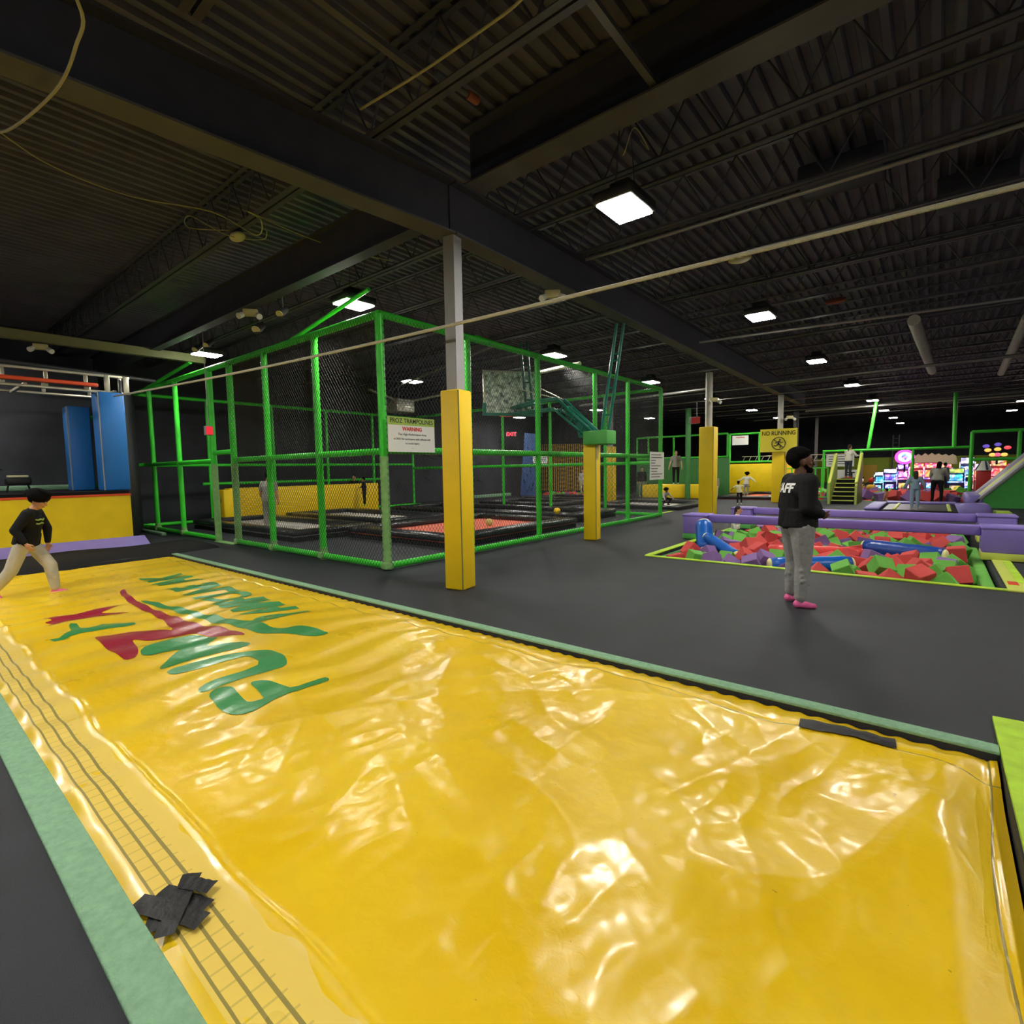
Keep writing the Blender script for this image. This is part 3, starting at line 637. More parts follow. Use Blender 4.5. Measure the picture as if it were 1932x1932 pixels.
hp(mb, 'rim', 'orange')
mb = MB()
A0 = Vector((-5.95, 10.3, 2.42)); A1 = Vector((-6.85, 10.3, 3.22)); A2 = Vector((bc.x, bc.y, 3.14)); k = -f
for dy in (-.16, .16):
    o_ = Vector((0, dy, 0)); mb.path([A0+o_, A1+o_, Vector((-7.4, 10.3, 3.24))+o_, A2-f*.05+o_*.7], .035, 6); mb.path([A0+o_+Vector((-.2, 0, -.05)), A1+o_+Vector((-.1, 0, -.22)), A2+o_*.7+Vector((0, 0, -.14))-f*.05], .03, 6)
    for t in (.2, .5, .8): q = A0.lerp(A1, t); mb.tube(q+o_, q+o_+Vector((-.12, 0, -.22)), .018, n=6)
for t in (.15, .45, .75): q = A0.lerp(A1, t); mb.tube(q+Vector((0, -.16, 0)), q+Vector((0, .16, 0)), .022, n=6)
for t in (.1, .5, .9): q = A1.lerp(A2, t); mb.tube(q+Vector((0, -.14, 0)), q+Vector((0, .14, 0)), .022, n=6)
hp(mb, 'truss_arm', 'teal')
hp(MB().prism([(-5.85, 2.35), (-6.35, 2.3), (-6.45, 2.72), (-6.75, 2.98), (-6.6, 3.02), (-6.1, 2.62)], 'y', 10.26, 10.34), 'gusset_plate', 'teal')
mb = MB()
for s_ in (-1, 1): mb.tube(A1+Vector((0, .1*s_, 0)), (bc.x-f.x*.04+bd.x*.5*s_, bc.y-f.y*.04+bd.y*.5*s_, 3.75), .014, n=6)
hp(mb, 'stay_rod', 'silver')
hp(MB().rbox((-5.78, 10.2, 2.27), (.60, .42, .30), .02), 'foam_box', 'padgreen')
def ladder(p0, p1, gap, name, label, m_):
    p0 = Vector(p0); p1 = Vector(p1); g = Vector(gap); o_ = MB()
    o_.tube(p0, p1, .032, n=6); o_.tube(p0+g, p1+g, .032, n=6)
    for t in (.14, .4, .66, .72): q = p0.lerp(p1, t); o_.tube(q, q+g, .022, n=6)
    return tag(o_.build(name, M[m_]), label, 'brace')
ladder((-5.72, 10.2, 2.45), (-5.30, 10.1, 4.62), (.11, .10, 0), 'hanging_brace', 'slanted pair of teal bars with rungs rising from the hoop arm to the roof beam', 'teal')
ladder((-8.02, 10.5, 3.1), (-8.1, 10.4, 4.75), (.12, .1, 0), 'hanging_brace', 'dark teal pair of bars hanging down behind the backboard', 'tealdk')

# ================================================================ LEFT: YELLOW BOX, BLUE PILLARS, RIGGING
XB = -14.6
yb = empty('yellow_padded_stage', (XB, 1.2, 0))
MB().bb(-4.2, 0, -3.4, 2.64, .0, 1.16).build('yellow_front', M['yellow'], yb)
MB().bb(-4.2, .012, -3.4, 2.65, 1.16, 1.205).build('orange_edge', M['orange'], yb)
MB().bb(-4.2, -.02, -3.4, 2.62, 1.205, 1.27).build('black_top', M['blackcloth'], yb)
MB().prism([(0, .20), (0, .0), (.40, .0), (.36, .03)], 'y', -3.4, 2.86).build('purple_skirt', M['purple2'], yb)
tag(yb, 'yellow padded stage wall with an orange top edge and purple skirt at the left', 'stage')
def pillar(x, y, w, d, z0, z1, label):
    root = empty('blue_pillar', (x, y, z0))
    MB().rbox((0, 0, (z1-z0)/2), (w, d, z1-z0), .03).build('blue_padding', M['blue'], root)
    MB().box((w/2-.02, -d/2-.004, (z1-z0)/2), (.03, .02, z1-z0-.02)).build('edge_trim', M['steel'], root)
    tag(root, label, 'pillar')
pillar(-15.3, 3.72, .6, .50, 1.275, 3.56, 'wide blue padded pillar standing at the right end of the yellow stage')
pillar(-16.4, 3.33, .5, .44, 1.275, 3.3, 'blue padded pillar further back on the yellow stage, left of the wide one')
r_ = MB(); r_.tube((-17.3, 3.75, 1.3), (-17.3, 3.75, 3.2), .05); r_.tube((-17.3, 3.75, 3.15), (-17.3, 4.3, 3.15), .05); r_.tube((-17.3, 3.75, 1.36), (-17.3, 4.4, 1.36), .05)
tag(r_.build('tube_frame', M['green2']), 'green tube frame showing between the two blue pillars', 'frame')
tag(MB().rbox((-18.2, 1.4, 1.34), (.25, 5.0, .13), .02).build('carpet_edging', M['carpetgreen']), 'pale green ledge along the top of the yellow stage', 'edging')
tag(MB().bb(-18.6, -18.5, -3, 4.3, 1.2, 4.6).build('black_curtain', M['wall']), 'black curtain hanging behind the yellow stage', 'curtain')
mb = MB(); n = 30; vs_ = []
for i in range(n+1):
    y = 3.95+1.1*i/n; xx = -18.3+3.1*(1-i/n)+.06*math.sin(i*1.3)
    vs_ += [(xx, y, .0), (xx-.05, y, 3.9)]
mb.add(vs_, [(2*i, 2*i+2, 2*i+3, 2*i+1) for i in range(n)], True)
o = mb.build('black_drape', mat('grey_black_drape', (62, 63, 68), .55)); o.modifiers.new('s', 'SOLIDIFY').thickness = .02; tag(o, 'hanging black drape between the yellow stage and the green cage', 'curtain')
tag(MB().rbox((-17.2, 4.9, .03), (2.4, .12, .10), .02).build('floor_curb', M['carpetgreen']), 'short pale green curb at the foot of the black drape', 'curb')
# truss rig
tr = empty('ceiling_rig', (-15.5, 1.4, 3.9))
mb = MB()
for (xx, zz) in ((0.1, .08), (.1, -.30)): mb.rbox((xx, .2, zz), (.07, 5.2, .06), .01)
for yy in (-1.0, -.1, .55, 1.25, 1.95, 2.6): mb.rbox((.1, yy, -.11), (.06, .07, .34), .01)
mb.rbox((.1, 2.72, -.11), (.09, .12, .44), .01).rbox((.1, 2.35, -.11), (.09, .10, .44), .01)
mb.build('silver_truss', M['silver'], tr)
mb = MB()
for xx in (-1.7,):
    for zz in (.10, -.22): mb.rbox((xx, 0.1, zz), (.07, 5.0, .06), .01)
    for yy in (-1.2, -.3, .6, 1.5, 2.4): mb.rbox((xx, yy, -.06), (.06, .07, .32), .01)
for yy in (-.5, .9, 2.5): mb.rbox((-.8, yy, -.26), (1.8, .07, .06), .01)
mb.build('cross_frame', M['silver'], tr)
MB().rbox((.20, -.3, -.17), (.12, 4.9, .085), .02).build('orange_beam', M['orange'], tr)
tag(tr, 'silver metal overhead frame with an orange beam above the yellow stage', 'rig')
mb = MB().tube((-16.1, 1.2, 4.22), (-16.55, 5.1, 4.16), .05, n=10)
tag(mb.build('overhead_pipe', M['dpipe']), 'dark horizontal pipe behind the silver rig, ending near the cage', 'pipe')
# speaker / black case on the stage
sp = empty('equipment_case', (-16.2, 2.15, 1.28))
MB().rbox((0, 0, .25), (.35, .42, .16), .03).build('case', M['tape'], sp); MB().rbox((0, 0, .36), (.30, .34, .05), .02).build('pale_lid', M['cloth_cream'], sp)
for yy in (-.2, .2): MB().tube((0, yy, 0), (0, yy*.8, .2), .02, n=6).build('leg', M['tape'], sp)
tag(sp, 'black equipment case with pale top standing on the yellow stage', 'case')
mb = MB().path([(-18.2, 1.2+.95*t, 3.3-1.5*t-.25*math.sin(t*PI)) for t in [i/12 for i in range(13)]], .012, 6)
tag(mb.build('blue_strap', mat('blue_strap', (30, 60, 90), .7)), 'thin dark blue strap slanting down the black curtain to the case', 'strap')
# ================================================================ ROPE across the hall and loose cables
A = Vector((-14.9, 3.75, 3.46)); B = Vector((.7, 5.1, 3.47))
mb = MB().path([A.lerp(B, t)+Vector((0, 0, -.10*math.sin(t*PI))) for t in [i/40 for i in range(41)]] + [Vector((4, 5.5, 3.6)), Vector((9, 6, 3.9))], .021, 8)
rope = mb.build('rope', M['rope']); tag(rope, 'long beige rope stretched across the hall from the silver rig to the upper right', 'rope')
def cable(name, pts, r, label, m_='cable', k=6):
    out = []; P_ = [Vector(p) for p in pts]; n = len(P_)
    for i in range(n-1):
        p0 = P_[max(i-1, 0)]; p1 = P_[i]; p2 = P_[i+1]; p3 = P_[min(i+2, n-1)]
        for j in range(k):
            t = j/k; out.append(.5*((2*p1)+(p2-p0)*t+(2*p0-5*p1+4*p2-p3)*t*t+(3*p1-p0-3*p2+p3)*t**3))
    out.append(P_[-1]); return tag(MB().path(out, r, 7).build(name, M[m_]), label, 'cable')
cable('hanging_cable', [(-3.9, .6, 4.7), (-4.18, 1.02, 4.5), (-4.64, 1.10, 4.5), (-5.29, 1.10, 4.5), (-6.2, .95, 4.52), (-6.45, .8, 4.6)], .011, 'thick beige cable curving down at the top left corner')
cable('hanging_cable', [(-7.8, 1.14, 5.24), (-8.1, 1.63, 5.2), (-8.2, 2.42, 5.2), (-7.86, 3.25, 5.2), (-8.07, 3.95, 5.18), (-7.6, 3.8, 5.2), (-7.48, 3.57, 5.2), (-7.6, 4.33, 5.2), (-7.6, 5.06, 5.2), (-7.5, 6.04, 5.26)], .008, 'thin cable sagging under the roof from the left edge towards the nearest column')
cable('hanging_cable', [(-8.3, 3.66, 5.22), (-8.6, 3.22, 5.2), (-8.2, 3.1, 5.2), (-8.37, 3.66, 5.17), (-8.2, 4.1, 5.2), (-7.9, 4.03, 5.22)], .006, 'small loops of cable around the beige box under the left joist')
cable('hanging_cable', [(-2.4, 3.4, 5.3), (-2.65, 3.48, 5.25), (-3.14, 3.49, 5.25), (-3.82, 3.45, 5.23), (-4.66, 3.41, 5.26)], .012, 'pale cable strung beside the joist at the top centre')
cable('hanging_cable', [(-2.95, 5.75, 5.25), (-2.85, 5.6, 5.1), (-2.7, 5.55, 5.3), (-2.6, 5.7, 5.1), (-2.75, 5.8, 5.3)], .006, 'thin tangled wires above the nearest high bay light')
tag(MB().ell((-8.40, 3.82, 5.21), (.17, .10, .06)).build('junction_box', M['beige']), 'oval beige box hanging under the left joist among cable loops', 'fitting')
tag(MB().ell((-2.84, 10.0, 5.25), (.20, .16, .06)).build('ceiling_disc', M['beige']), 'round beige disc under the roof right of the rope', 'fitting')
tag(MB().ell((-1.88, 13.9, 5.24), (.22, .2, .05), Matrix.Rotation(.5, 3, 'X')).build('ceiling_disc', M['rust']), 'tilted round brown disc under the far joists', 'fitting')
def twin_lamp(loc, rz, label):
    root = empty('emergency_light', loc, rz); MB().rbox((0, 0, 0), (.26, .09, .13), .02).build('box', M['beige'], root)
    for sx in (-.13, .13): MB().tube((sx, -.04, -.05), (sx*1.4, -.12, -.10), .05, .055, 12).build('lamp_head', M['cloth_white'], root)
    tag(root, label, 'emergency light')
twin_lamp((-5.1, 7.45, 4.52), .6, 'beige twin-head emergency light under the beam right of the nearest column')
twin_lamp((-10.1, 4.75, 4.62), .9, 'beige twin-head emergency light above the left part of the cage')
twin_lamp((-5.6, 17.2, 3.72), .6, 'twin-head emergency light on the round white column')
twin_lamp((-15.35, 2.6, 4.46), 1.4, 'pale emergency light fixed below the khaki beam')
twin_lamp((-4.9, 24.8, 3.62), .4, 'small emergency light on the far round column above the no running sign')
def spot(loc, label, r=.09):
    root = empty('spotlight', loc, .6); MB().tube((0, .1, .08), (0, -.12, -.06), r*.8, r, 16).build('can', M['housing'], root)
    MB().tube((0, -.121, -.061), (0, -.126, -.066), r*.9, r*.9, 16).build('glass', M['beige'], root); MB().tube((0, 0, .05), (0, 0, .35), .015).build('bracket', M['dpipe'], root)
    tag(root, label, 'spotlight')
spot((-10.3, 5.0, 4.42), 'round can spotlight under the girder between the two left high bay lights')
for i, (x, y) in enumerate(((-13.0, 4.9), (-12.4, 4.9), (-9.1, 4.85))): spot((x, y, 4.45), ['dark spotlight just right of the leftmost high bay light', 'second dark spotlight right of the leftmost high bay light', 'dark spotlight left of the light above the cage corner'][i], .07)
# hanging exit sign at the cage
ex = empty('exit_sign', (-12.2, 4.7, 2.55)); MB().rbox((0, 0, 0), (.10, .16, .20), .01).build('housing', M['steel'], ex); MB().box((.055, .0, 0), (.01, .13, .17)).build('red_panel', mat('red_exit_glow', (235, 50, 70), .5, emit=(255, 40, 60), es=.6), ex)
MB().tube((0, 0, .1), (0, 0, 2.1), .008, n=5).build('hanger', M['pipe'], ex); tag(ex, 'small grey and red exit box hanging beside the cage gate posts', 'exit sign')
ex = empty('exit_sign', (-6.0, 17.1, 3.1)); MB().rbox((-.16, -.05, 0), (.34, .08, .22), .02).build('housing', M['steel'], ex); MB().box((-.1, -.095, 0), (.28, .012, .2)).build('red_panel', M['redink'], ex)
MB().tube((-.1, 0, .1), (-.1, 0, .6), .01, n=5).build('hanger', M['pipe'], ex); tag(ex, 'red exit box fixed to the round white column above its padding', 'exit sign')
# unit heater and pipes
h = empty('unit_heater', (-17.4, 14.1, 4.3)); MB().rbox((0, 0, 0), (.9, .9, .55), .03).build('casing', M['silver'], h)
for k_ in range(5): MB().box((.46, 0, -.2+.1*k_), (.012, .8, .06)).build('louvre', M['white'], h)
MB().tube((.2, -1.6, .5), (.2, -.3, .22), .05).build('duct', M['silver'], h); MB().tube((.1, .4, .22), (.8, 1.6, .55), .06).build('duct', M['silver'], h); MB().tube((0, 0, .27), (0, 0, 1.0), .02).build('hanger', M['pipe'], h)
tag(h, 'silver unit heater hanging at the back of the net cage', 'heater')
def pipe(p0, p1, r, label, m_='pipe', n=8): tag(MB().tube(p0, p1, r, n=n).build('overhead_pipe', M[m_]), label, 'pipe')
pipe((-5.0, 6.66, 5.25), (13.5, 6.56, 5.25), .028, 'thin conduit beside the girder, upper right', 'dpipe')
pipe((-4.9, 8.2, 5.24), (13.5, 8.1, 5.24), .028, 'grey pipe beside the joist just past the nearest high bay light')
pipe((-4.6, 13.0, 4.62), (13.5, 15.3, 4.62), .03, 'bright reflecting pipe beside the second high bay light')
pipe((-5.1, 21.1, 4.6), (13.5, 20.3, 4.6), .05, 'long shiny pipe crossing the aisle beyond the third high bay light')
pipe((-9.9, 12.1, 4.25), (-7.0, 11.4, 4.22), .05, 'bright tube lamp like pipe behind the top rail above the backboard', 'cloth_white')
pipe((-16, 12.2, 4.5), (-8, 9.4, 4.5), .03, 'shiny thin pipe over the cage behind the backboard')
pipe((-12, 19.5, 4.3), (-6.2, 18.6, 4.3), .05, 'shiny pipe seen through the far right of the cage')
pipe((-.55, 16.0, 5.0), (-.25, 24.5, 4.9), .13, 'white duct pipe running away under the roof at the right', 'whitepole', 14)
pipe((1.55, 17.5, 5.0), (1.75, 27, 4.9), .11, 'second pale duct pipe near the right edge', 'whitepole', 14)
pipe((-5.4, 31, 4.4), (9, 31, 4.4), .06, 'shiny far pipe above the arcade')
for i in range(7): pipe((-12.0+i*.4, 22+2.6*i, 4.6), (-1+i, 21.5+2.6*i, 4.6), .025, ['nearest', 'second', 'third', 'fourth', 'fifth', 'sixth', 'farthest'][i]+' of the thin reflecting pipes under the far joists')
tag(MB().rbox((-1.2, 9.0, 5.7), (1.0, .7, .25), .03).build('air_vent', M['beamw']), 'black square air vent under the roof, middle of the right side', 'vent')
tag(MB().rbox((.3, 10.8, 5.7), (.9, .8, .3), .03).build('air_vent', M['beamw']), 'black air vent further right behind the rope', 'vent')
# ================================================================ NEAR FOAM PIT
def frame_strips(h, names):
    pass
strip('pit_edging', PIT[0]-.10, PIT[1]+.1, PIT[2]-.10, PIT[2], 0, 'lime', 'lime yellow edging along the near side of the foam pit')
strip('pit_edging', PIT[0]-.13, PIT[0], PIT[2], PIT[3], 0, 'lime', 'lime yellow edging along the left side of the foam pit')
pr = MB().rbox((PIT[1]+.16, 11.2, .012), (.22, 4.9, .022), .005).build('pit_edging', M['limepad']); tag(pr, 'wide worn lime and green edging on the right side of the foam pit', 'edging')
MB().rbox((PIT[1]+.22, 10.3, .026), (.10, 1.9, .008), .003).build('lime_patch', M['lime'], pr)
MB().rbox((PIT[1]+.13, 9.25, .026), (.10, .22, .01), .003).build('orange_patch', M['orange'], pr)
tag(MB().rbox((PIT[1]-.10, 11.2, -.20), (.16, 4.5, .30), .04).build('pit_lip_pad', M['cubegreen']), 'green padded lip inside the right end of the foam pit', 'padding')
tag(MB().rbox((PIT[0]+.09, 12.0, -.16), (.14, 5.8, .26), .04).build('pit_lip_pad', M['gwall']), 'green padded lip inside the left end of the foam pit', 'padding')
strip('pit_edging', PIT[0]-.1, PIT[1]+.1, PIT[3], PIT[3]+.16, 0, 'padgreen', 'pale green edging along the far side of the foam pit')
cube_proto = {}
def cube(color):
    if color not in cube_proto:
        o = MB().rbox((0, 0, 0), (.25, .25, .25), .008, seg=1).build('foam_cube', M['cube'+color]); cube_proto[color] = o
        for p in o.data.polygons: p.use_smooth = False
        return o
    o = cube_proto[color].copy(); C.objects.link(o); return o
rnd = random.Random(11)
def pit_color(): return rnd.choices(['red', 'green', 'purple'], [.41, .36, .23])[0]
spots = []
y = PIT[2]+.24; row = 0
while y < 13.9:
    x = PIT[0]+.36+(row % 2)*.15
    while x < PIT[1]-.32:
        spots.append((x+rnd.uniform(-.045, .045), y+rnd.uniform(-.04, .04))); x += .315
    y += .325; row += 1
avoid = []   # filled by rolls: (x0,y0,x1,y1,r)
rolls = [((-3.60, 10.55, .46), (-3.42, 10.15, -.02), .165), ((-3.42, 10.2, .24), (-2.75, 9.75, .0), .10),
         ((-2.35, 10.55, .02), (-.95, 10.75, .04), .12), ((-2.05, 9.22, -.02), (-1.0, 9.75, .02), .13), ((-.95, 11.3, .10), (.15, 10.95, .07), .15)]
def dseg(p, a, b):
    p = Vector(p); a = Vector(a[:2]); b = Vector(b[:2]); d = b-a; t = max(0, min(1, (p-a).dot(d)/max(d.dot(d), 1e-6))); return (p-a-d*t).length
ncube = 0
for (x, y) in spots:
    if ncube >= 205: break
    if min(dseg((x, y), r_[0], r_[1])-r_[2] for r_ in rolls) < .09: continue
    if (Vector((x, y))-Vector((-3.5, 13.5))).length < .45: continue
    c_ = pit_color(); o = cube(c_)
    o.location = (x, y, rnd.uniform(-.12, .03) + (.08 if rnd.random() < .3 else 0))
    q = Euler((rnd.uniform(-.75, .75), rnd.uniform(-.75, .75), rnd.uniform(0, 1.6))); o.rotation_euler = q
    tag(o, {'red': 'soft red foam cube lying in the near foam pit', 'green': 'soft green foam cube lying in the near foam pit', 'purple': 'soft purple foam cube lying in the near foam pit'}[c_], 'foam cube', c_+' cubes in the near foam pit'); ncube += 1
def cube_heap(name, x0, x1, y0, y1, z, label, step=.3, mat_='cubered', amp=.10):
    mb = MB(); y = y0
    while y < y1:
        x = x0
        while x < x1:
            mb.box((x+rnd.uniform(-.05, .05), y+rnd.uniform(-.05, .05), z+rnd.uniform(-amp, amp*.4)), (.24, .24, .24), rot=Euler((rnd.uniform(-.7, .7), rnd.uniform(-.7, .7), rnd.uniform(0, 1.6))).to_matrix()); x += step
        y += step
    o = mb.build(name, M[mat_]); o.data.materials.append(M['cubegreen']); o.data.materials.append(M['cubepurple'])
    for i, p in enumerate(o.data.polygons): p.material_index = [0, 1, 0, 2, 1, 0, 1][(i//6*37) % 7]
    tag(o, label, 'foam cubes', kind='stuff'); return o
cube_heap('foam_cubes', PIT[0]+.4, PIT[1]-.35, PIT[2]+.3, 16.4, -.42, 'lower layer of mixed foam cubes filling the near foam pit', .27)
cube_heap('foam_cubes', PIT[0]+.4, PIT[1]-.35, 14.1, 16.5, -.12, 'mixed foam cubes in the far part of the near pit behind the purple beams', .32)
def roll(p0, p1, r, m_, label, extra=None):
    p0 = Vector(p0); p1 = Vector(p1); d = (p1-p0); L = d.length; d.normalize(); root = empty('foam_roll', (p0+p1)/2); c = (p0+p1)/2
    b = MB(); n = 9; pts = [p0.lerp(p1, i/n)-c for i in range(n+1)]; rs = [r*(.86 if i in (0, n) else 1.0-.05*(i % 2)) for i in range(n+1)]
    b.path(pts, rs, 14); b.build('cover', M[m_], root)
    e = MB()
    for s_, p in ((-1, p0), (1, p1)): e.ell(p-c+d*s_*.01, (r*.82, r*.82, .05), d.to_track_quat('Z', 'Y').to_matrix())
    e.build('foam_end', M['cream' if extra is None else extra], root)
    tag(root, label, 'foam roll')
roll(*rolls[0], 'bluebag', 'fat blue vinyl roll standing up out of the left end of the foam pit')
roll(*rolls[1], 'bluebag', 'thinner blue roll slanting down between the cubes at the left of the pit')
roll(*rolls[2], 'redbag', 'long bright red roll lying in the middle of the foam pit', 'redbag')
roll(*rolls[3], 'bluebag', 'blue roll with a cream end by the near edge of the foam pit')
roll(*rolls[4], 'navybag', 'dark blue roll with a pale band lying among cubes at the right')
# ---------------------------------------------------------------- purple balance beams
def beam_set(y, x0, x1, xr, w0, label, hb=.55, d=.55):
    root = empty('balance_beam', ((x0+x1)/2, y, 0)); cx = (x0+x1)/2
    MB().rbox((0, 0, hb-.085), (x1-x0, .18, .17), .025).build('beam', M['purple'], root)
    l = MB().rbox((x0-w0/2-cx, 0, .335), (w0, d, hb-.12), .03).build('end_block', M['purple'], root)
    MB().rbox((x0-w0/2-cx, 0, .07), (w0+.005, d+.005, .13), .02).build('green_foot', M['padgreen'], l)
    l = MB().rbox(((x1+xr)/2-cx, 0, .335), (xr-x1, d, hb-.12), .03).build('end_block', M['purple'], root)
    MB().rbox(((x1+xr)/2-cx, 0, .07), (xr-x1+.005, d+.005, .13), .02).build('green_foot', M['limepad'], l)
    MB().rbox((x0-w0/2-cx, 0, hb-.02), (w0+.03, d+.03, .05), .02).rbox(((x1+xr)/2-cx, 0, hb-.02), (xr-x1+.03, d+.03, .05), .02).build('top_cover', M['purple'], root)
    tag(root, label, 'balance beam'); return root
beam_set(11.65, -3.85, .62, 2.3, .5, 'nearer purple padded balance beam with end blocks across the foam pit')
beam_set(14.1, -3.55, .68, 1.25, .48, 'farther purple padded balance beam across the foam pit')
for i, (x, y, w, l) in enumerate(((-4.6, 16.6, .5, .35), (-4.0, 19.0, .5, .4), (-7.4, 17.6, .12, 1.4), (-9.5, 17.2, 2.6, .12))):
    tag(MB().rbox((x, y, .008), (w, l, .012), .004).build('floor_tape', M['lime']), ['lime tape patch on the floor behind the far balance beam', 'lime tape patch on the floor further back by the left', 'thin lime line on the floor right of the net cage', 'lime line on the floor behind the net cage'][i], 'tape')
# ================================================================ BEYOND: TRAMPOLINE COURT AND WALLS
trampoline(-16.6, -12.4, 18, 21.0, .12, .5, 'blackvinyl', 'low black trampoline behind the cage, left of the distant yellow column')
trampoline(-11.2, -7.3, 18.6, 22.4, .12, .45, 'silverbed', 'low trampoline with pale bed in front of the yellow platform')
trampoline(-17.0, -12.3, 22.0, 25.2, .12, .5, 'blackvinyl', 'far black trampoline in front of the slatted wall')
trampoline(-8.3, -5.9, 26.2, 31.6, .12, .5, 'redbed', 'far trampoline in front of the big yellow wall pad')
def box_thing(name, x0, x1, y0, y1, z0, z1, m_, label, cat, r=.03): return tag(MB().rbox(((x0+x1)/2, (y0+y1)/2, (z0+z1)/2), (x1-x0, y1-y0, z1-z0), r).build(name, M[m_]), label, cat)
box_thing('yellow_platform', -12.3, -8.9, 26.3, 28.1, 0, .68, 'ypad', 'low yellow padded platform with a man standing on it', 'platform')
box_thing('green_wall_pad', -13.6, -8.4, 28.3, 28.5, 0, 2.05, 'gwall', 'tall green padded wall behind the yellow platform', 'padding')
box_thing('yellow_wall_pad', -9.6, -5.6, 32.4, 32.7, .0, 1.72, 'yellow', 'large yellow padded wall behind the two running children', 'padding')
box_thing('green_wall_pad', -10.4, -9.65, 31.2, 31.5, 0, 1.9, 'gwall', 'narrow green padded wall left of the large yellow wall', 'padding')
def tube_frame(name, segs, r, m_, label, cat='frame'):
    o0 = Vector(segs[0][0]); root = empty(name, (o0.x, o0.y, 0)); o0.z = 0
    for a, b in segs:
        a = Vector(a)-o0; b = Vector(b)-o0
        MB().tube(a, b, r, n=10).build('post' if abs(a.z-b.z) > .5*abs((a-b).length) else 'rail', M[m_], root)
    return tag(root, label, cat)
def railing(y, xs, z0, z1): return [((xs[0], y, z1), (xs[-1], y, z1)), ((xs[0], y, z0), (xs[-1], y, z0))] + [((x, y, z0), (x, y, z1)) for x in xs]
tube_frame('green_railing', railing(28.4, [-13.6, -12.9, -11.4, -9.9, -8.5], 2.1, 3.3), .055, 'green2', 'bright green tube railing above the green padded wall')
tube_frame('green_railing', railing(32.5, [-9.6, -7.97, -6.2], 1.84, 3.48), .06, 'green2', 'bright green tube frame above the large yellow wall')
tag(MB().tube((-9.7, 26.0, 0), (-9.7, 26.0, 4.5), .13, n=12).build('green_post', M['gwall']), 'thick dark green post behind the yellow padded platform', 'post')
sign('notice_sign', (-9.43, 32.35, 3.37), (1, 0, 0), (0, 0, 1), .9, .54, 'white notice on the green frame above the yellow wall', [('WARNING', .10, .14, 'redink', 1, .004)]); _n = None
bsg, Pg, _, _ = sign('notice_sign', (-19.1, 25.6, 3.1-.7), (1, .8, 0), (0, 0, 1), .9, .42, 'small white notice beside the blue climbing wall', [])
line_bars(bsg, Pg, [(.08+.1*i, .08, .8) for i in range(3)], h=.03)
trs = MB()
for z in (1.82, 2.15):
    for yy in (32.9, 33.2): trs.tube((-9.0, yy, z), (-3.6, yy, z), .03, n=6)
for i in range(16): trs.tube((-9.0+.34*i, 32.9, 1.82), (-8.83+.34*i, 32.9, 2.15), .018, n=5)
tag(trs.build('silver_truss', M['silver']), 'silver lattice truss lying behind the green frame', 'truss')
# no running sign on the third column
b, P, xd, yd = sign('no_running_sign', (-6.0, 24.6, 3.16), (1, .1, 0), (0, 0, 1), 1.42, .98, 'yellow NO RUNNING sign with a crossed-out runner symbol', [('NO RUNNING', .25, .27, 'ink', .80, .003)], base='ysign')
mb = MB(); cxs, czs = .72, .62
pt = lambda u, v: P(u, v, .006)
mb.path([pt(cxs+.26*math.cos(a), czs+.26*math.sin(a)) for a in [i*2*PI/24 for i in range(25)]], .016, 5)
mb.path([pt(cxs-.18, czs-.18), pt(cxs+.18, czs+.18)], .014, 5)
mb.ell(pt(cxs+.05, czs-.15), .035); mb.path([pt(cxs+.03, czs-.10), pt(cxs-.02, czs+.03)], .03, 6)
mb.path([pt(cxs-.02, czs+.03), pt(cxs+.08, czs+.08), pt(cxs+.05, czs+.19)], .02, 5); mb.path([pt(cxs-.02, czs+.03), pt(cxs-.09, czs+.10), pt(cxs-.18, czs+.09)], .02, 5)
mb.path([pt(cxs+.03, czs-.09), pt(cxs-.09, czs-.06), pt(cxs-.13, czs+.0)], .016, 5); mb.path([pt(cxs+.03, czs-.09), pt(cxs+.11, czs-.02), pt(cxs+.17, czs-.06)], .016, 5)
mb.build('runner_symbol', M['ink'], b)
# climbing wall, slats, exit sign on the far left wall
cw = empty('climbing_wall', (-19.4, 25.7, 0)); Mx = Matrix.Rotation(math.radians(38.7), 4, 'Z')
mb = MB(); mb.prism([(-.62, 0), (.66, 0), (.56, 3.75), (-.30, 3.85)], 'y', 0, .2); mb.build('panel', M['bluedk'], cw)
mb = MB(); rr_ = random.Random(3)
for i in range(26): mb.ell((rr_.uniform(-.4, .5), -.03, .3+i*.11), (.05, .05, .035), None, 8, 5)
mb.build('climbing_holds', M['tape'], cw); cw.rotation_euler.z = math.radians(38.7); tag(cw, 'blue climbing wall panel with dark holds seen through the cage', 'climbing wall')
sl = empty('slatted_wall', (-18.9, 28.3, 0), math.radians(38.7))
MB().bb(-1.2, 1.6, .06, .12, .2, 3.2).build('backing', M['wall'], sl)
mb = MB()
for i in range(22): mb.box((-1.15+i*.125, 0, 1.7), (.055, .05, 3.0))
s_ = mb.build('slats', M['gold'], sl); tag(sl, 'wall of ochre yellow vertical slats over black seen through the cage', 'wall panel')
for i, (x, y, z, l) in enumerate(((-19.95, 24.6, 3.75, 'red lit exit sign high beside the blue climbing wall'), (-20.3, 19.8, 2.1, 'small red exit sign low on the dark left wall'))):
    ex = empty('exit_sign', (x, y, z), math.radians(38.7)); MB().box((0, 0, 0), (.62, .06, .30)).build('housing', M['ink'], ex)
    me = text('exit_letters', 'EXIT', .30, frame((0, -.035, -.11), (1, 0, 0), (0, 0, 1)), mat('exit_glow', (255, 60, 80), .5, emit=(255, 30, 60), es=3.0), ex, bold=.006); tag(ex, l, 'exit sign')
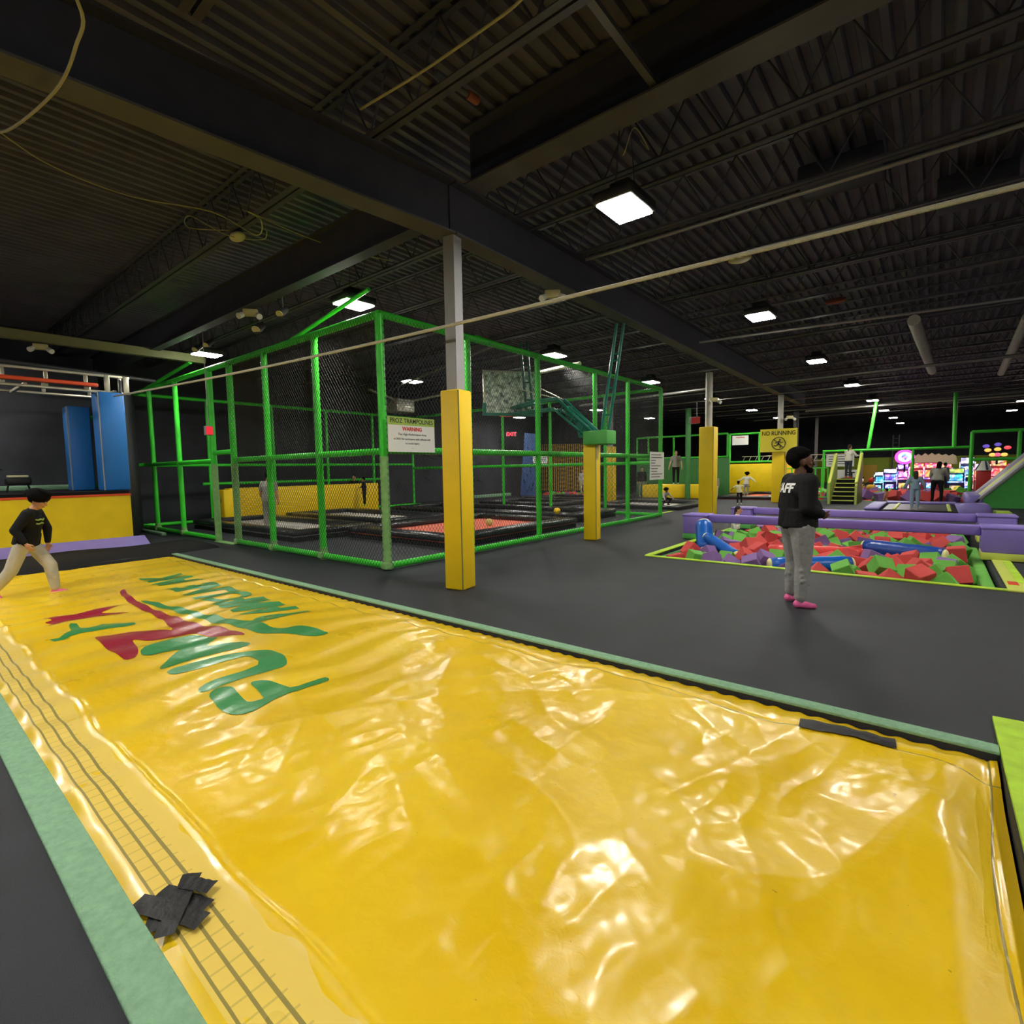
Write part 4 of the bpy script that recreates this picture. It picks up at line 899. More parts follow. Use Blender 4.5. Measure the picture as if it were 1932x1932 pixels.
tag(MB().rbox((-19.3, 22.0, .18), (.2, 3.2, .16), .02).build('floor_curb', M['carpetgreen']), 'pale green curb in front of the dark mural wall', 'curb')
mural = MB(); rr_ = random.Random(5)
for i in range(14):
    a = Vector((-20.96, 18.5+rr_.uniform(0, 4), rr_.uniform(.8, 2.6))); mural.path([a+Vector((0, .3*k, .12*math.sin(k*1.7+i))) for k in range(4)], .02, 4)
tag(mural.build('wall_mural', M['dpipe']), 'faint grey brush strokes painted on the black left wall', 'mural')
cube_heap('foam_cubes', -19.0, -16.0, 26.6, 27.6, .05, 'foam cubes piled at the foot of the climbing wall', .34, amp=.1)
# ================================================================ STAIRS
st = empty('green_stairs', (-2.9, 24.6, 0))
mb = MB()
for i in range(6): mb.bb(-.38, .38, i*.28, 2.6, i*.165, (i+1)*.165-.03)
mb.build('risers', M['blackcloth'], st)
for i in range(6): MB().bb(-.39, .39, i*.28-.02, i*.28+.05, (i+1)*.165-.035, (i+1)*.165).build('tread_edge', M['limepad'], st)
MB().bb(-.38, .38, 1.68, 3.4, .945, .99).build('landing', M['blackcloth'], st)
for sx in (-.45, .47):
    MB().prism([(-.12, 0), (1.75, 0), (1.75, 1.95), (1.5, 1.95), (-.12, .75)] if sx > 0 else [(-.12, 0), (.35, 0), (1.75, 1.1), (1.75, 1.95), (1.45, 1.95), (-.12, .85)], 'x', sx-.04, sx+.04).build('side_panel', M['stairside'], st)
    MB().rbox((sx, .75, 1.45), (.12, 2.0, .10), .04, rot=Matrix.Rotation(math.atan2(1.2, 1.6), 3, 'X')).build('handrail_pad', M['limepad'], st)
tag(st, 'steep stairs with lime green sides and black risers leading up to a landing', 'stairs')
b, P, _, _ = sign('stair_sign', (-3.52, 28.1, 1.35), (1, 0, 0), (0, 0, 1), .95, .5, 'white sign with black letters at the top of the stairs', [('FT', .36, .36, 'ink', 1, .01)])
b, P, _, _ = sign('notice_sign', (-4.0, 28.2, 2.05), (1, 0, 0), (0, 0, 1), 1.1, .55, 'large pale notice board behind the girl on the stairs', []); line_bars(b, P, [(.08+.11*i, .1, .95) for i in range(4)], h=.03)
tube_frame('green_fence', [((-5.4, 26.8, 1.45), (-3.7, 26.8, 1.45)), ((-5.4, 26.8, .15), (-3.7, 26.8, .15))] + [((-5.4+.24*i, 26.8, .15), (-5.4+.24*i, 26.8, 1.45)) for i in range(8)], .025, 'green2', 'green barred fence panel left of the stairs')
# ================================================================ FAR FOAM PIT, FRAMES
strip('pit_edging', PIT2[0]-.1, PIT2[1]+.1, PIT2[2]-.14, PIT2[2], 0, 'padgreen', 'green edging along the near side of the far foam pit')
n2 = 0
y = PIT2[2]+.3
while y < 33 and n2 < 92:
    x = -5.0+rnd.uniform(0, .3)
    while x < PIT2[1]-.2 and n2 < 92:
        if not (-3.7 < x < -2.1 and y < 28.2):
            c_ = pit_color(); o = cube(c_); o.location = (x, y, rnd.uniform(.0, .22)); o.rotation_euler = (rnd.uniform(-.7, .7), rnd.uniform(-.7, .7), rnd.uniform(0, 1.6)); o.scale = (1.5,)*3; n2 += 1
            tag(o, 'soft %s foam block heaped in the far foam pit' % c_, 'foam cube', c_+' blocks in the far foam pit')
        x += rnd.uniform(.42, .62)
    y += .62
cube_heap('foam_cubes', -5.2, PIT2[1]-.3, PIT2[2]+.3, PIT2[3]-.3, -.16, 'mixed foam blocks filling the far foam pit', .36, amp=.16)
tube_frame('goal_frame', [((-4.5, 30.6, 2.27), (1.1, 30.6, 2.27)), ((-4.45, 30.6, -.1), (-4.45, 30.6, 2.27)), ((-2.87, 30.6, -.4), (-2.87, 30.6, 2.27)), ((-.86, 30.6, -.4), (-.86, 30.6, 2.27))], .06, 'green2', 'green tube goal frame over the far foam pit')
tube_frame('goal_frame', [((1.15, 30.6, 2.92), (5.5, 30.6, 2.92)), ((1.15, 30.6, 1.71), (5.5, 30.6, 1.71)), ((1.17, 30.6, -.4), (1.17, 30.6, 2.92)), ((2.68, 30.6, 1.71), (2.68, 30.6, 2.92))], .07, 'green2', 'taller green tube frame at the right edge behind the wedge')
tag(MB().tube((-2.6, 30.6, 2.3), (-2.35, 30.9, 4.7), .075, n=12).build('leaning_pole', M['green2']), 'bright green pole leaning up from the goal frame to the roof', 'pole')
tag(MB().tube((.58, 30.6, 2.27), (.55, 30.7, 4.7), .08, n=12).build('green_post', M['green2']), 'green upright post above the right half of the goal frame', 'post')
# purple trampoline deck
pd = empty('purple_trampoline_deck', (-.9, 22.3, 0))
MB().bb(-1.75, 1.9, -2.3, 2.6, 0, .14).build('base', M['blackcloth'], pd)
for (x0, x1, y0, y1) in ((-1.8, 2.0, 1.9, 2.7), (-1.8, -1.2, -2.4, 2.6), (1.45, 2.0, -2.4, 2.6)): MB().rbox(((x0+x1)/2, (y0+y1)/2, .19), (x1-x0, y1-y0, .10), .04).build('purple_pad', M['purple2'], pd)
MB().rbox((-.7, 0, .17), (.12, 4.0, .05), .02).build('lime_strip', M['limepad'], pd); MB().rbox((1.2, -.2, .17), (.12, 4.0, .05), .02).build('lime_strip', M['limepad'], pd)
MB().bb(-1.1, 1.3, -2.1, 1.7, .141, .16).build('grey_bed', M['dpipe'], pd)
pd.location = (-.5, 22.3, 0); pd.scale = (.72, .8, .8)
tag(pd, 'low trampoline deck with lilac pads in front of the far foam pit', 'trampoline')
box_thing('lilac_bolster', .55, 1.25, 19.6, 20.4, 0, .42, 'purple2', 'rounded lilac padded block at the corner of the purple deck', 'padding', .14)
tag(MB().rbox((1.5, 20.1, .1), (.35, .8, .2), .03).build('lime_block', M['lime']), 'small lime green block right of the lilac bolster', 'padding')
# ramp wedge at the right
wd = empty('sloped_ramp', (1.1, 24.5, 0))
MB().prism([(0, .10), (2.9, 3.35), (2.9, 0), (0, 0)], 'y', .0, .3).build('green_side', M['wedgegreen'], wd)
MB().prism([(0, 0), (2.9, 0), (2.9, 3.2), (0, .02)], 'y', .3, 3.6).build('deck_base', M['wedgegreen'], wd)
an = math.atan2(3.25, 2.9)
for (y0, y1, m_, nm, t) in ((-.05, .22, 'steel', 'grey_edge', .12), (.22, .5, 'purple2', 'lilac_lane', .12), (.5, 1.9, 'limepad', 'lime_lane', .10), (1.9, 2.4, 'purple2', 'lilac_lane', .12), (2.4, 3.6, 'steel', 'grey_edge', .12)):
    MB().rbox((1.45-.06, (y0+y1)/2, 1.72), (4.36, y1-y0, t), .03, rot=Matrix.Rotation(-an, 3, 'Y')).build(nm, M[m_], wd)
MB().rbox((.0, 1.6, .22), (.5, 3.3, .42), .12).build('lilac_foot', M['purple2'], wd)
tag(wd, 'large green sided ramp with lilac and lime lanes rising at the right edge', 'ramp')
# ================================================================ ARCADE at the far end
box_thing('lime_partition', -9.5, 12, 54.0, 54.2, 0, 2.12, 'limewall', 'long lime green partition wall behind the arcade', 'partition', .02)
box_thing('yellow_door', -5.0, -3.9, 53.85, 53.98, 0, 1.5, 'gold', 'ochre yellow double door in the lime partition', 'door', .02)
for x in (-6.9, -5.9): box_thing('lime_post', x, x+.2, 50.8, 51.0, 0, 2.2, 'stairside', 'lime post in front of the partition, '+('left one' if x < -6.5 else 'right one'), 'post', .02)
def em(name, rgb, es, busy=True):
    mt = mat(name, rgb, .5, emit=rgb, es=es)
    if busy:
        nt = mt.node_tree; b = nt.nodes['Principled BSDF']; tc = nt.nodes.new('ShaderNodeTexCoord'); v = nt.nodes.new('ShaderNodeTexVoronoi'); v.inputs['Scale'].default_value = 5.5; v.inputs['Randomness'].default_value = 1
        nt.links.new(tc.outputs['Object'], v.inputs['Vector']); mx = nt.nodes.new('ShaderNodeMix'); mx.data_type = 'RGBA'; mx.blend_type = 'MIX'; mx.inputs['Factor'].default_value = .55
        nt.links.new(v.outputs['Color'], mx.inputs['B']); mx.inputs['A'].default_value = s2l(rgb); m2 = nt.nodes.new('ShaderNodeMix'); m2.data_type = 'RGBA'; m2.blend_type = 'MULTIPLY'; m2.inputs['Factor'].default_value = .85
        n = nt.nodes.new('ShaderNodeTexNoise'); n.inputs['Scale'].default_value = 7; r = nt.nodes.new('ShaderNodeValToRGB'); r.color_ramp.elements[0].position = .42; r.color_ramp.elements[1].position = .58; r.color_ramp.elements[0].color = (.03, .02, .05, 1)
        nt.links.new(tc.outputs['Object'], n.inputs['Vector']); nt.links.new(n.outputs['Fac'], r.inputs['Fac']); nt.links.new(mx.outputs['Result'], m2.inputs['A']); nt.links.new(r.outputs['Color'], m2.inputs['B']); nt.links.new(m2.outputs['Result'], b.inputs['Emission Color'])
    return mt
E_ = {'pink': em('neon_pink', (255, 60, 200), 4.5), 'violet': em('neon_violet', (110, 60, 255), 3.8), 'blue': em('neon_blue', (60, 130, 255), 3.8), 'cyan': em('neon_cyan', (60, 220, 255), 3.2), 'white': em('lit_white', (225, 230, 255), 2.8), 'red': em('neon_red', (255, 50, 60), 2.6), 'amber': em('lit_amber', (255, 190, 70), 1.4), 'lime': em('lit_lime', (200, 230, 60), 1.2)}
M['cab'] = mat('dark_cabinet', (40, 34, 70), .4); M['cabred'] = mat('red_cabinet', (150, 40, 60), .4); M['cabbrown'] = mat('brown_cabinet', (150, 90, 60), .5)
def cabinet(x, y, w, h, m_, sc, mq, side, label):
    x *= .8; y -= 9.3; w *= .86; h *= .95; r = empty('arcade_machine', (x, y, 0))
    MB().prism([(0, 0), (.9, 0), (.9, h), (.25, h), (.2, h*.78), (.42, h*.72), (.38, h*.45), (0, h*.38)], 'x', -w/2, w/2).build('cabinet', M[m_], r)
    MB().box((0, .385, h*.59), (w*.8, .03, h*.25)).build('screen', E_[sc], r); MB().box((0, .21, h*.89), (w*.9, .03, h*.17)).build('marquee', E_[mq], r)
    s_ = MB()
    for sx in (-1, 1): s_.box((sx*(w/2+.01), .1, h*.45), (.04, .05, h*.8))
    s_.build('light_strip', E_[side], r); mb = MB(); mb.box((0, .02, h*.41), (w*.85, .25, .06)); mb.build('control_panel', E_[side], r)
    MB().box((0, -.01, h*.15), (w*.6, .03, h*.2)).build('front_panel', E_[['violet', 'blue', 'amber'][int(abs(x)*7) % 3]], r)
    tag(r, label, 'arcade machine')
cabinet(-3.4, 48.3, .5, 1.15, 'cab', 'cyan', 'white', 'cyan', 'small cyan lit arcade machine, leftmost of the arcade')
cabinet(-2.75, 48.9, .8, 1.35, 'cab', 'violet', 'white', 'blue', 'violet arcade machine with a glowing white top, second from the left')
cabinet(-2.0, 49.2, .65, 1.65, 'cab', 'pink', 'violet', 'pink', 'pink neon arcade machine under the round sign')
cabinet(-1.15, 49.6, .8, 1.7, 'cabred', 'red', 'red', 'pink', 'red arcade machine under the left half of the scalloped canopy')
cabinet(-.3, 49.6, .8, 1.7, 'cabred', 'amber', 'red', 'violet', 'reddish arcade machine behind the bending woman')
cabinet(.5, 49.6, .75, 1.6, 'cabred', 'white', 'red', 'violet', 'arcade machine with a whitish screen under the right end of the canopy')
cabinet(1.05, 47.0, .9, 1.35, 'cab', 'cyan', 'lime', 'blue', 'arcade machine with a bright cyan screen right of the woman')
cabinet(1.75, 49.4, .75, 2.0, 'cab', 'blue', 'white', 'white', 'arcade machine with a bright blue white topper')
cabinet(2.5, 49.0, .75, 1.6, 'cabbrown', 'amber', 'white', 'red', 'brown arcade machine with white marquee by the taller green frame')
cabinet(3.4, 49.2, .8, 1.8, 'cabred', 'red', 'amber', 'red', 'arcade machine with an orange marquee behind the red tower')
cabinet(4.3, 49.3, .8, 1.6, 'cab', 'cyan', 'red', 'red', 'arcade machine with a cyan screen behind the ramp')
cabinet(5.2, 49.3, .9, 1.8, 'cabred', 'pink', 'amber', 'red', 'arcade machine with a pinkish screen at the right edge')
rs_ = empty('round_neon_sign', (-1.5, 39.4, 1.98)); MB().path([(.42*math.cos(a), 0, .36*math.sin(a)) for a in [i*2*PI/28 for i in range(29)]], .07, 8).build('pink_ring', em('neon_ring', (255, 60, 200), 3.0, False), rs_)
MB().tube((0, .02, 0), (0, .07, 0), .33, n=24).build('lit_disc', em('lit_disc', (200, 220, 255), 1.6, False), rs_); MB().box((0, 0, 0), (.34, .05, .10)).ell((0, 0, 0), (.13, .04, .2)).build('blue_mark', E_['blue'], rs_); MB().tube((0, .1, -.3), (0, .3, -.9), .05).build('bracket', M['tape'], rs_)
tag(rs_, 'round sign with a glowing pink ring above the arcade machines', 'neon sign')
xs_ = [(-1.3, 2.3)]
for i in range(6): xs_ += [(-1.1+.4*i, 2.46+.06*math.sin(i)), (-.9+.4*i, 2.32+.05*math.sin(i))]
xs_ = [(a*.82, b*.88) for a, b in xs_]; mb = MB().prism([(1.0, 1.5), (-1.07, 1.5)] + xs_, 'y', 41.4, 41.5).prism([(.0, 0), (.2, 0), (.2, 1.55), (.0, 1.55)], 'y', 41.43, 41.48)
tag(mb.build('scalloped_canopy', M['cloth_cream']), 'pale scalloped canopy panel above the red arcade machines', 'canopy')
mb = MB()
for sx in (-.2, .2): mb.tube((sx-2.6, 52.5, 0), (sx-2.6, 52.5, 3.9), .05, n=8)
for k_ in range(11): mb.tube((-2.8, 52.5, .3+k_*.33), (-2.4, 52.5, .3+k_*.33), .02, n=5)
tag(mb.build('silver_ladder_truss', M['dpipe']), 'tall grey ladder truss standing behind the arcade', 'truss')
tw = empty('game_tower', (1.75, 33.4, 0)); MB().rbox((0, 0, .6), (.52, .45, 1.2), .03).build('red_body', M['redtower'], tw)
mb = MB(); mb.tube((0, 0, 1.2), (0, 0, 1.8), .32, .05, 12); mb.build('white_cone', M['white'], tw)
for k_ in range(4): a = k_*PI/2+.4; MB().tube((.29*math.cos(a), .29*math.sin(a), 1.22), (.06*math.cos(a), .06*math.sin(a), 1.78), .05, .02, 6).build('dark_stripe', M['cab'], tw)
tag(tw, 'red game tower with a striped white cone top near the ramp', 'game tower')
fl_ = empty('lit_flower_topper', (2.6, 39.5, 2.25)); PE = {c_: em('petal_'+c_, rgb, 1.0, False) for c_, rgb in (('amber', (255, 190, 90)), ('red', (255, 70, 80)), ('violet', (90, 70, 170)), ('pink', (255, 90, 130)))}
for k_, (dx, dz, c_) in enumerate(((-.5, .0, 'amber'), (.5, .15, 'red'), (0, .4, 'violet'), (-.25, -.35, 'amber'), (.35, -.35, 'amber'), (0, -.35, 'pink'), (.0, .05, 'amber'), (-.6, .3, 'violet'))): MB().ell((dx*.8, 0, dz*.75), (.15, .08, .10)).build('lit_petal', PE[c_], fl_)
MB().tube((0, .1, -.2), (0, .2, -.8), .05).build('pole', M['tape'], fl_); tag(fl_, 'cluster of glowing coloured petals on top of a machine at the right edge', 'light topper')
# small rides and clutter left of the arcade
for i, (x, y) in enumerate(((-4.3, 38.2), (-3.6, 38.4), (-3.0, 38.0), (-5.0, 38.0))):
    r = empty('small_ride', (x, y, 0)); MB().rbox((0, 0, .2), (.45, .6, .32), .1).build('body', M['gold'], r); MB().ell((0, 0, .62), (.17, .17, .16)).build('dome', E_['white'] if i in (0, 1) else M['redtower'], r); MB().tube((-.4, 0, .3), (.2, -.1, .8), .035).build('bar', M['tape'], r)
    tag(r, ['small yellow ride with a glowing dome near the green frame', 'second small yellow ride with a glowing dome', 'small yellow ride beside the leftmost arcade machine', 'small yellow ride with a red dome by the stairs'][i], 'ride')
# ================================================================ PEOPLE
def remesh(mb, name, m_, vox, parent, smooth=4):
    o = mb.build(name+'_src', None)
    md = o.modifiers.new('r', 'REMESH'); md.mode = 'VOXEL'; md.voxel_size = vox; md.use_smooth_shade = True
    if smooth:
        sm = o.modifiers.new('s', 'SMOOTH'); sm.factor = .5; sm.iterations = smooth
    bpy.context.view_layer.update()
    me = bpy.data.meshes.new_from_object(o.evaluated_get(bpy.context.evaluated_depsgraph_get()))
    old = o.data; bpy.data.objects.remove(o); bpy.data.meshes.remove(old)
    me.name = name
    me.materials.clear(); me.materials.append(m_)
    for p in me.polygons: p.use_smooth = True
    n = bpy.data.objects.new(name, me); C.objects.link(n); n.parent = parent
    return n
def V(*a): return Vector(a)
def hand(mb, wrist, d, palm, s, curl=.5, side=1):
    """palm and five separate fingers; d: direction of the hand, palm: palm normal"""
    d = d.normalized(); palm = (palm-d*palm.dot(d)).normalized(); w = d.cross(palm)*side
    k = s*1.0
    c = wrist+d*.045*k
    mb.ell(c, (.040*k, .050*k, .017*k), Matrix((w, d, palm)).transposed(), 12, 8)
    mb.cap(wrist-d*.02*k, .026*k, wrist+d*.02*k, .026*k, 10)
    lens = (.070, .078, .073, .058)
    for i, L in enumerate(lens):
        b = wrist+d*.082*k+w*(.030-.020*i)*k; a1 = curl*.6+.1*i*curl; r_ = .0092*k
        d1 = (d*math.cos(a1)+palm*math.sin(a1)).normalized(); a2 = a1+curl*1.1; d2 = (d*math.cos(a2)+palm*math.sin(a2)).normalized()
        p1 = b+d1*L*.5*k; p2 = p1+d2*L*.5*k
        mb.cap(b-d*.02*k, r_*1.1, p1, r_, 8); mb.cap(p1, r_, p2, r_*.8, 8)
    tb = wrist+d*.025*k+w*.030*k; t1 = tb+(w*.75+d*.7+palm*.2).normalized()*.038*k; t2 = t1+(w*.15+d*.95+palm*.4).normalized()*.028*k
    mb.cap(tb, .014*k, t1, .0115*k, 8); mb.cap(t1, .0115*k, t2, .009*k, 8)
def person(label, loc, face, H, P, skin, shirt, pants, feet, hair='short', hairm='hair', vox=.012, longsleeve=True, bulk=1.0, girth=1.0, footm=None, name='person', rest=True, beard=False, detail=False, cuff=True, skirt=None):
    """P: pose directions, local frame: +Y the way the person faces, +X the person's right side, Z up"""
    root = empty(name, loc, 0); k = H/1.75; g = girth
    sp = V(*P.get('spine', (0, .02, 1))).normalized(); hipd = V(*P.get('hipx', (1, 0, 0))).normalized(); shx = V(*P.get('shx', (1, 0, 0))).normalized()
    pel = V(0, 0, .93*k); chest = pel+sp*.36*k; nb = pel+sp*.53*k; hd = V(*P.get('head', (0, .10, 1))).normalized(); hc = nb+hd*.160*k
    yaw = P.get('yaw', 0.0); pitch = P.get('pitch', 0.0)
    Rh = (Matrix.Rotation(-yaw, 3, 'Z') @ Matrix.Rotation(-pitch, 3, 'X'))
    J = {}
    for s_, sd in ((1, 'r'), (-1, 'l')):
        hip = pel+hipd*.095*k*s_*(.6+.4*g)+V(0, 0, -.03*k); th = V(*P.get('th_'+sd, (.03*s_, 0, -1))).normalized(); sh = V(*P.get('sh_'+sd, (0, -.03, -1))).normalized()
        kn = hip+th*.42*k; an = kn+sh*.40*k; ft = V(*P.get('ft_'+sd, (.12*s_, 1, -.05))).normalized()
        so = nb+shx*.185*k*s_*(.7+.3*g)-sp*.065*k; ua = V(*P.get('ua_'+sd, (.18*s_, .0, -1))).normalized(); fa = V(*P.get('fa_'+sd, (.05*s_, .2, -1))).normalized()
        el = so+ua*.285*k; wr = el+fa*.245*k
        J[sd] = (hip, kn, an, ft, so, el, wr, fa)
    low = min((J[s_][2]-V(0, 0, .075*k)+J[s_][3]*.12*k*0).z for s_ in 'rl'); low = min(low, min((J[s_][2]+J[s_][3]*.14*k).z-.045*k for s_ in 'rl'))
    if rest: off = V(0, 0, -low)
    else: off = V(0, 0, P.get('z', -low))
    body = MB()
    # head
    hx, hy, hz = .073*k, .092*k, .112*k
    hk = P.get('headscale', 1.0); hx *= hk; hy *= hk; hz *= hk
    loc2 = lambda x, y, z: hc + Rh @ V(x*k*hk, y*k*hk, z*k*hk)
    body.ell(loc2(0, -.005, .02), (hx, hy, hz*.86), Rh, 20, 14); body.ell(loc2(0, .026, -.055), (.053*k*hk, .060*k*hk, .055*k*hk), Rh, 16, 10)
    body.cap(loc2(0, .045, -.088), .026*k*hk, loc2(0, .055, -.083), .024*k*hk, 10)     # chin
    body.cap(loc2(0, .086, .018), .010*k*hk, loc2(0, .106, -.022), .015*k*hk, 8)    # nose
    for s_ in (-1, 1):
        body.ell(loc2(.073*s_, -.008, -.012), (.010*k*hk, .019*k*hk, .032*k*hk), Rh, 10, 8)
        body.ell(loc2(.032*s_, .070, .034), (.020*k*hk, .014*k*hk, .008*k*hk), Rh, 8, 6)
        body.ell(loc2(.034*s_, .064, -.020), (.022*k*hk, .018*k*hk, .018*k*hk), Rh, 8, 6)
    body.cap(loc2(-.012, .083, -.050), .009*k*hk, loc2(.012, .083, -.050), .009*k*hk, 8); body.cap(loc2(-.011, .080, -.060), .009*k*hk, loc2(.011, .080, -.060), .009*k*hk, 8)
    body.cap(nb-sp*.04*k, .060*k*g**.5, hc-hd*.05*k, .053*k*g**.3, 14)
    # torso
    body.cap(pel, .115*k*g, chest, .120*k*g, 16); body.cap(chest-shx*.07*k, .10*k*g, chest+shx*.07*k, .10*k*g, 14); body.cap(J['l'][4]*.8+nb*.2-sp*.03*k, .06*k, J['r'][4]*.8+nb*.2-sp*.03*k, .06*k, 12)
    for sd in 'rl':
        hip, kn, an, ft, so, el, wr, fa = J[sd]; s_ = 1 if sd == 'r' else -1
        body.cap(hip, .080*k*g, kn, .052*k, 12); body.cap(kn, .052*k, kn.lerp(an, .35), .050*k, 12); body.cap(kn.lerp(an, .35), .050*k, an, .034*k, 12)
        f0 = an-V(0, 0, .035*k); body.cap(f0-ft*.03*k, .032*k, f0+ft*.13*k-V(0, 0, .008*k), .026*k, 10)
        body.cap(so, .050*k*bulk, el, .038*k*bulk, 12); body.cap(el, .038*k*bulk, wr, .026*k, 12)
        pn = V(*P.get('palm_'+sd, (-s_, .2, 0)))
        hdv = V(*P.get('hd_'+sd, tuple(fa)))
        hand(body, wr, hdv, pn, k*1.0, P.get('curl', .5), s_ if P.get('thumb', 1) else -s_)
    b = remesh(body, 'body', skin, vox*.62 if detail else vox*.8, root, 2)
    # shirt
    sh_ = MB(); e = .016*k
    waist = pel-sp*(-.0)*k
    sh_.cap(pel+sp*.045*k, .125*k*g+e, chest, .125*k*g+e, 18); sh_.cap(chest-shx*.075*k, .10*k*g+e, chest+shx*.075*k, .10*k*g+e, 16); sh_.cap(J['l'][4], .060*k*bulk+e*.6, J['r'][4], .060*k*bulk+e*.6, 14)
    for sx in (-1, 1): sh_.tube(pel+hipd*.058*k*sx-sp*.035*k, pel+hipd*.05*k*sx+sp*.16*k, .124*k*g+e*.6, .118*k*g+e*.6, 20)
    belly = P.get('belly', 0)
    if belly: sh_.ell(pel+sp*.16*k+V(0, .05*k, 0), (.15*k*g, .12*k*g+belly, .17*k))
    sh_.tube(nb-sp*.05*k, nb+sp*.012*k, .105*k*g**.4, .063*k*g**.5, 16)
    for sd in 'rl':
        hip, kn, an, ft, so, el, wr, fa = J[sd]
        if longsleeve: sh_.cap(so, .058*k*bulk+e, el, .048*k*bulk+e*.7, 12); sh_.cap(el, .048*k*bulk+e*.7, wr-fa*.035*k, .031*k*bulk+e*.5, 12)
        else: sh_.cap(so, .056*k*bulk+e, so.lerp(el, .55), .050*k*bulk+e, 12)
    so_ = remesh(sh_, 'sweatshirt' if longsleeve else 't_shirt', shirt, vox*.8, root, 5)
    # trousers
    tr_ = MB(); tr_.cap(pel-V(.05*k, 0, .0), .105*k*g+e*.5, pel+V(.05*k, 0, .0), .105*k*g+e*.5, 14); tr_.cap(pel, .12*k*g, pel+sp*.05*k, .115*k*g+e*.3, 14)
    loose = P.get('loose', 1.0)
    for sd in 'rl':
        hip, kn, an, ft, *_r = J[sd]; shd = (an-kn).normalized()
        tr_.cap(hip, .088*k*g+e*.6*loose, kn, .060*k*loose+e*.3, 14); tr_.cap(kn, .060*k*loose+e*.3, kn.lerp(an, .45), .058*k*loose, 12); tr_.cap(kn.lerp(an, .45), .058*k*loose, an-shd*.045*k, .046*k*loose, 12)
        if cuff: tr_.cap(an-shd*.035*k, .042*k, an-shd*.0*k, .039*k, 12)
        if loose > 1.05:
            rr = random.Random(int(H*100)+ord(sd))
            for q in range(10):
                t = rr.uniform(.15, .72); c_ = kn.lerp(an, t*.85) if q % 2 else hip.lerp(kn, .4+t*.6); a_ = rr.uniform(0, 6.28); rd = V(math.cos(a_), math.sin(a_), 0)
                tr_.cap(c_+rd*.042*k*loose-V(0, 0, .02), .024*k, c_+rd.cross(V(0, 0, 1))*.05*k*loose+V(0, 0, rr.uniform(.0, .05)), .022*k, 8)
    remesh(tr_, 'trousers', pants, vox*.8, root, 5)
    for sd in 'rl':
        an, ft = J[sd][2], J[sd][3]; fo = MB(); f0 = an-V(0, 0, .035*k)
        fo.cap(an+V(0, 0, .03*k), .036*k, f0-ft*.025*k, .040*k, 12); fo.cap(f0-ft*.03*k, .040*k, f0+ft*.07*k, .036*k, 12); fo.cap(f0+ft*.07*k-V(0, 0, .004*k), .037*k, f0+ft*.145*k-V(0, 0, .010*k), .029*k, 12)
        remesh(fo, 'sock' if footm is None else 'shoe', feet, vox*.6 if detail else vox*.8, root, 3)
    # hair
    hm = MB()
    if hair == 'afro':
        hm.ell(loc2(0, -.030, .060), (.138*k*hk, .132*k*hk, .096*k*hk), Rh, 18, 12); hm.ell(loc2(0, -.055, .0), (.088*k*hk, .062*k*hk, .065*k*hk), Rh); hm.ell(loc2(0, .045, .078), (.072*k*hk, .042*k*hk, .028*k*hk), Rh)
        for q in range(54):
            a = q*2.4; z_ = -.25+1.2*((q*.618) % 1); rr = math.sqrt(max(0, 1-min(1, z_*z_))); hm.ell(loc2(.128*rr*math.cos(a), -.030+.122*rr*math.sin(a), .060+.090*z_), (.022+.008*math.sin(q*5))*k*hk, None, 8, 6)
    elif hair == 'twist':
        hm.ell(loc2(0, -.040, .070), (.092*k*hk, .108*k*hk, .080*k*hk), Rh, 18, 12); hm.ell(loc2(0, -.082, .035), (.088*k*hk, .072*k*hk, .085*k*hk), Rh); hm.ell(loc2(0, -.060, -.025), (.068*k*hk, .042*k*hk, .050*k*hk), Rh); hm.ell(loc2(0, .020, .098), (.066*k*hk, .050*k*hk, .024*k*hk), Rh)
    else:
        hm.ell(loc2(0, -.018, .042), (.081*k*hk, .093*k*hk, .086*k*hk), Rh, 18, 12); hm.ell(loc2(0, -.045, -.01), (.074*k*hk, .056*k*hk, .055*k*hk), Rh)
        if hair in ('pony', 'long'):
            hm.cap(loc2(0, -.09, .02), .035*k, nb-V(0, .09*k, 0)-sp*(.05 if hair == 'pony' else .16)*k, .045*k if hair == 'long' else .025*k, 10)
            if hair == 'long': hm.cap(loc2(-.05, -.05, 0), .04*k, nb-V(.04*k, .08*k, 0)-sp*.14*k, .04*k, 10); hm.cap(loc2(.05, -.05, 0), .04*k, nb-V(-.04*k, .08*k, 0)-sp*.14*k, .04*k, 10)
        if hair == 'bun': hm.ell(loc2(0, -.075, .075), .04*k)
    remesh(hm, 'hair', M[hairm], vox*.6, root, 0 if hair == 'afro' else 1)
    if beard:
        bm_ = MB(); bm_.ell(loc2(0, .052, -.086), (.056*k, .054*k, .044*k), Rh); bm_.cap(loc2(-.058, .012, -.045), .020*k, loc2(-.035, .055, -.085), .024*k, 10); bm_.cap(loc2(.058, .012, -.045), .020*k, loc2(.035, .055, -.085), .024*k, 10)
        bm_.cap(loc2(-.022, .088, -.043), .006*k, loc2(.022, .088, -.043), .006*k, 8)
        remesh(bm_, 'beard', M[hairm], .005, root, 2)
    if detail:
        for s_ in (-1, 1):
            MB().ell(loc2(.031*s_, .082, .012), (.011*k, .008*k, .006*k), Rh, 10, 6).build('eye', M['eye'], root); MB().cap(loc2(.018*s_, .088, .036), .004*k, loc2(.045*s_, .078, .037), .003*k, 6).build('eyebrow', M[hairm], root)
        MB().cap(loc2(-.018, .0885, -.056), .006*k, loc2(.018, .0885, -.056), .006*k, 8).build('lips', M['lip'], root)
    for ch in [c for c in C.objects if c.parent == root]:
        ch.data.transform(Matrix.Translation(off))
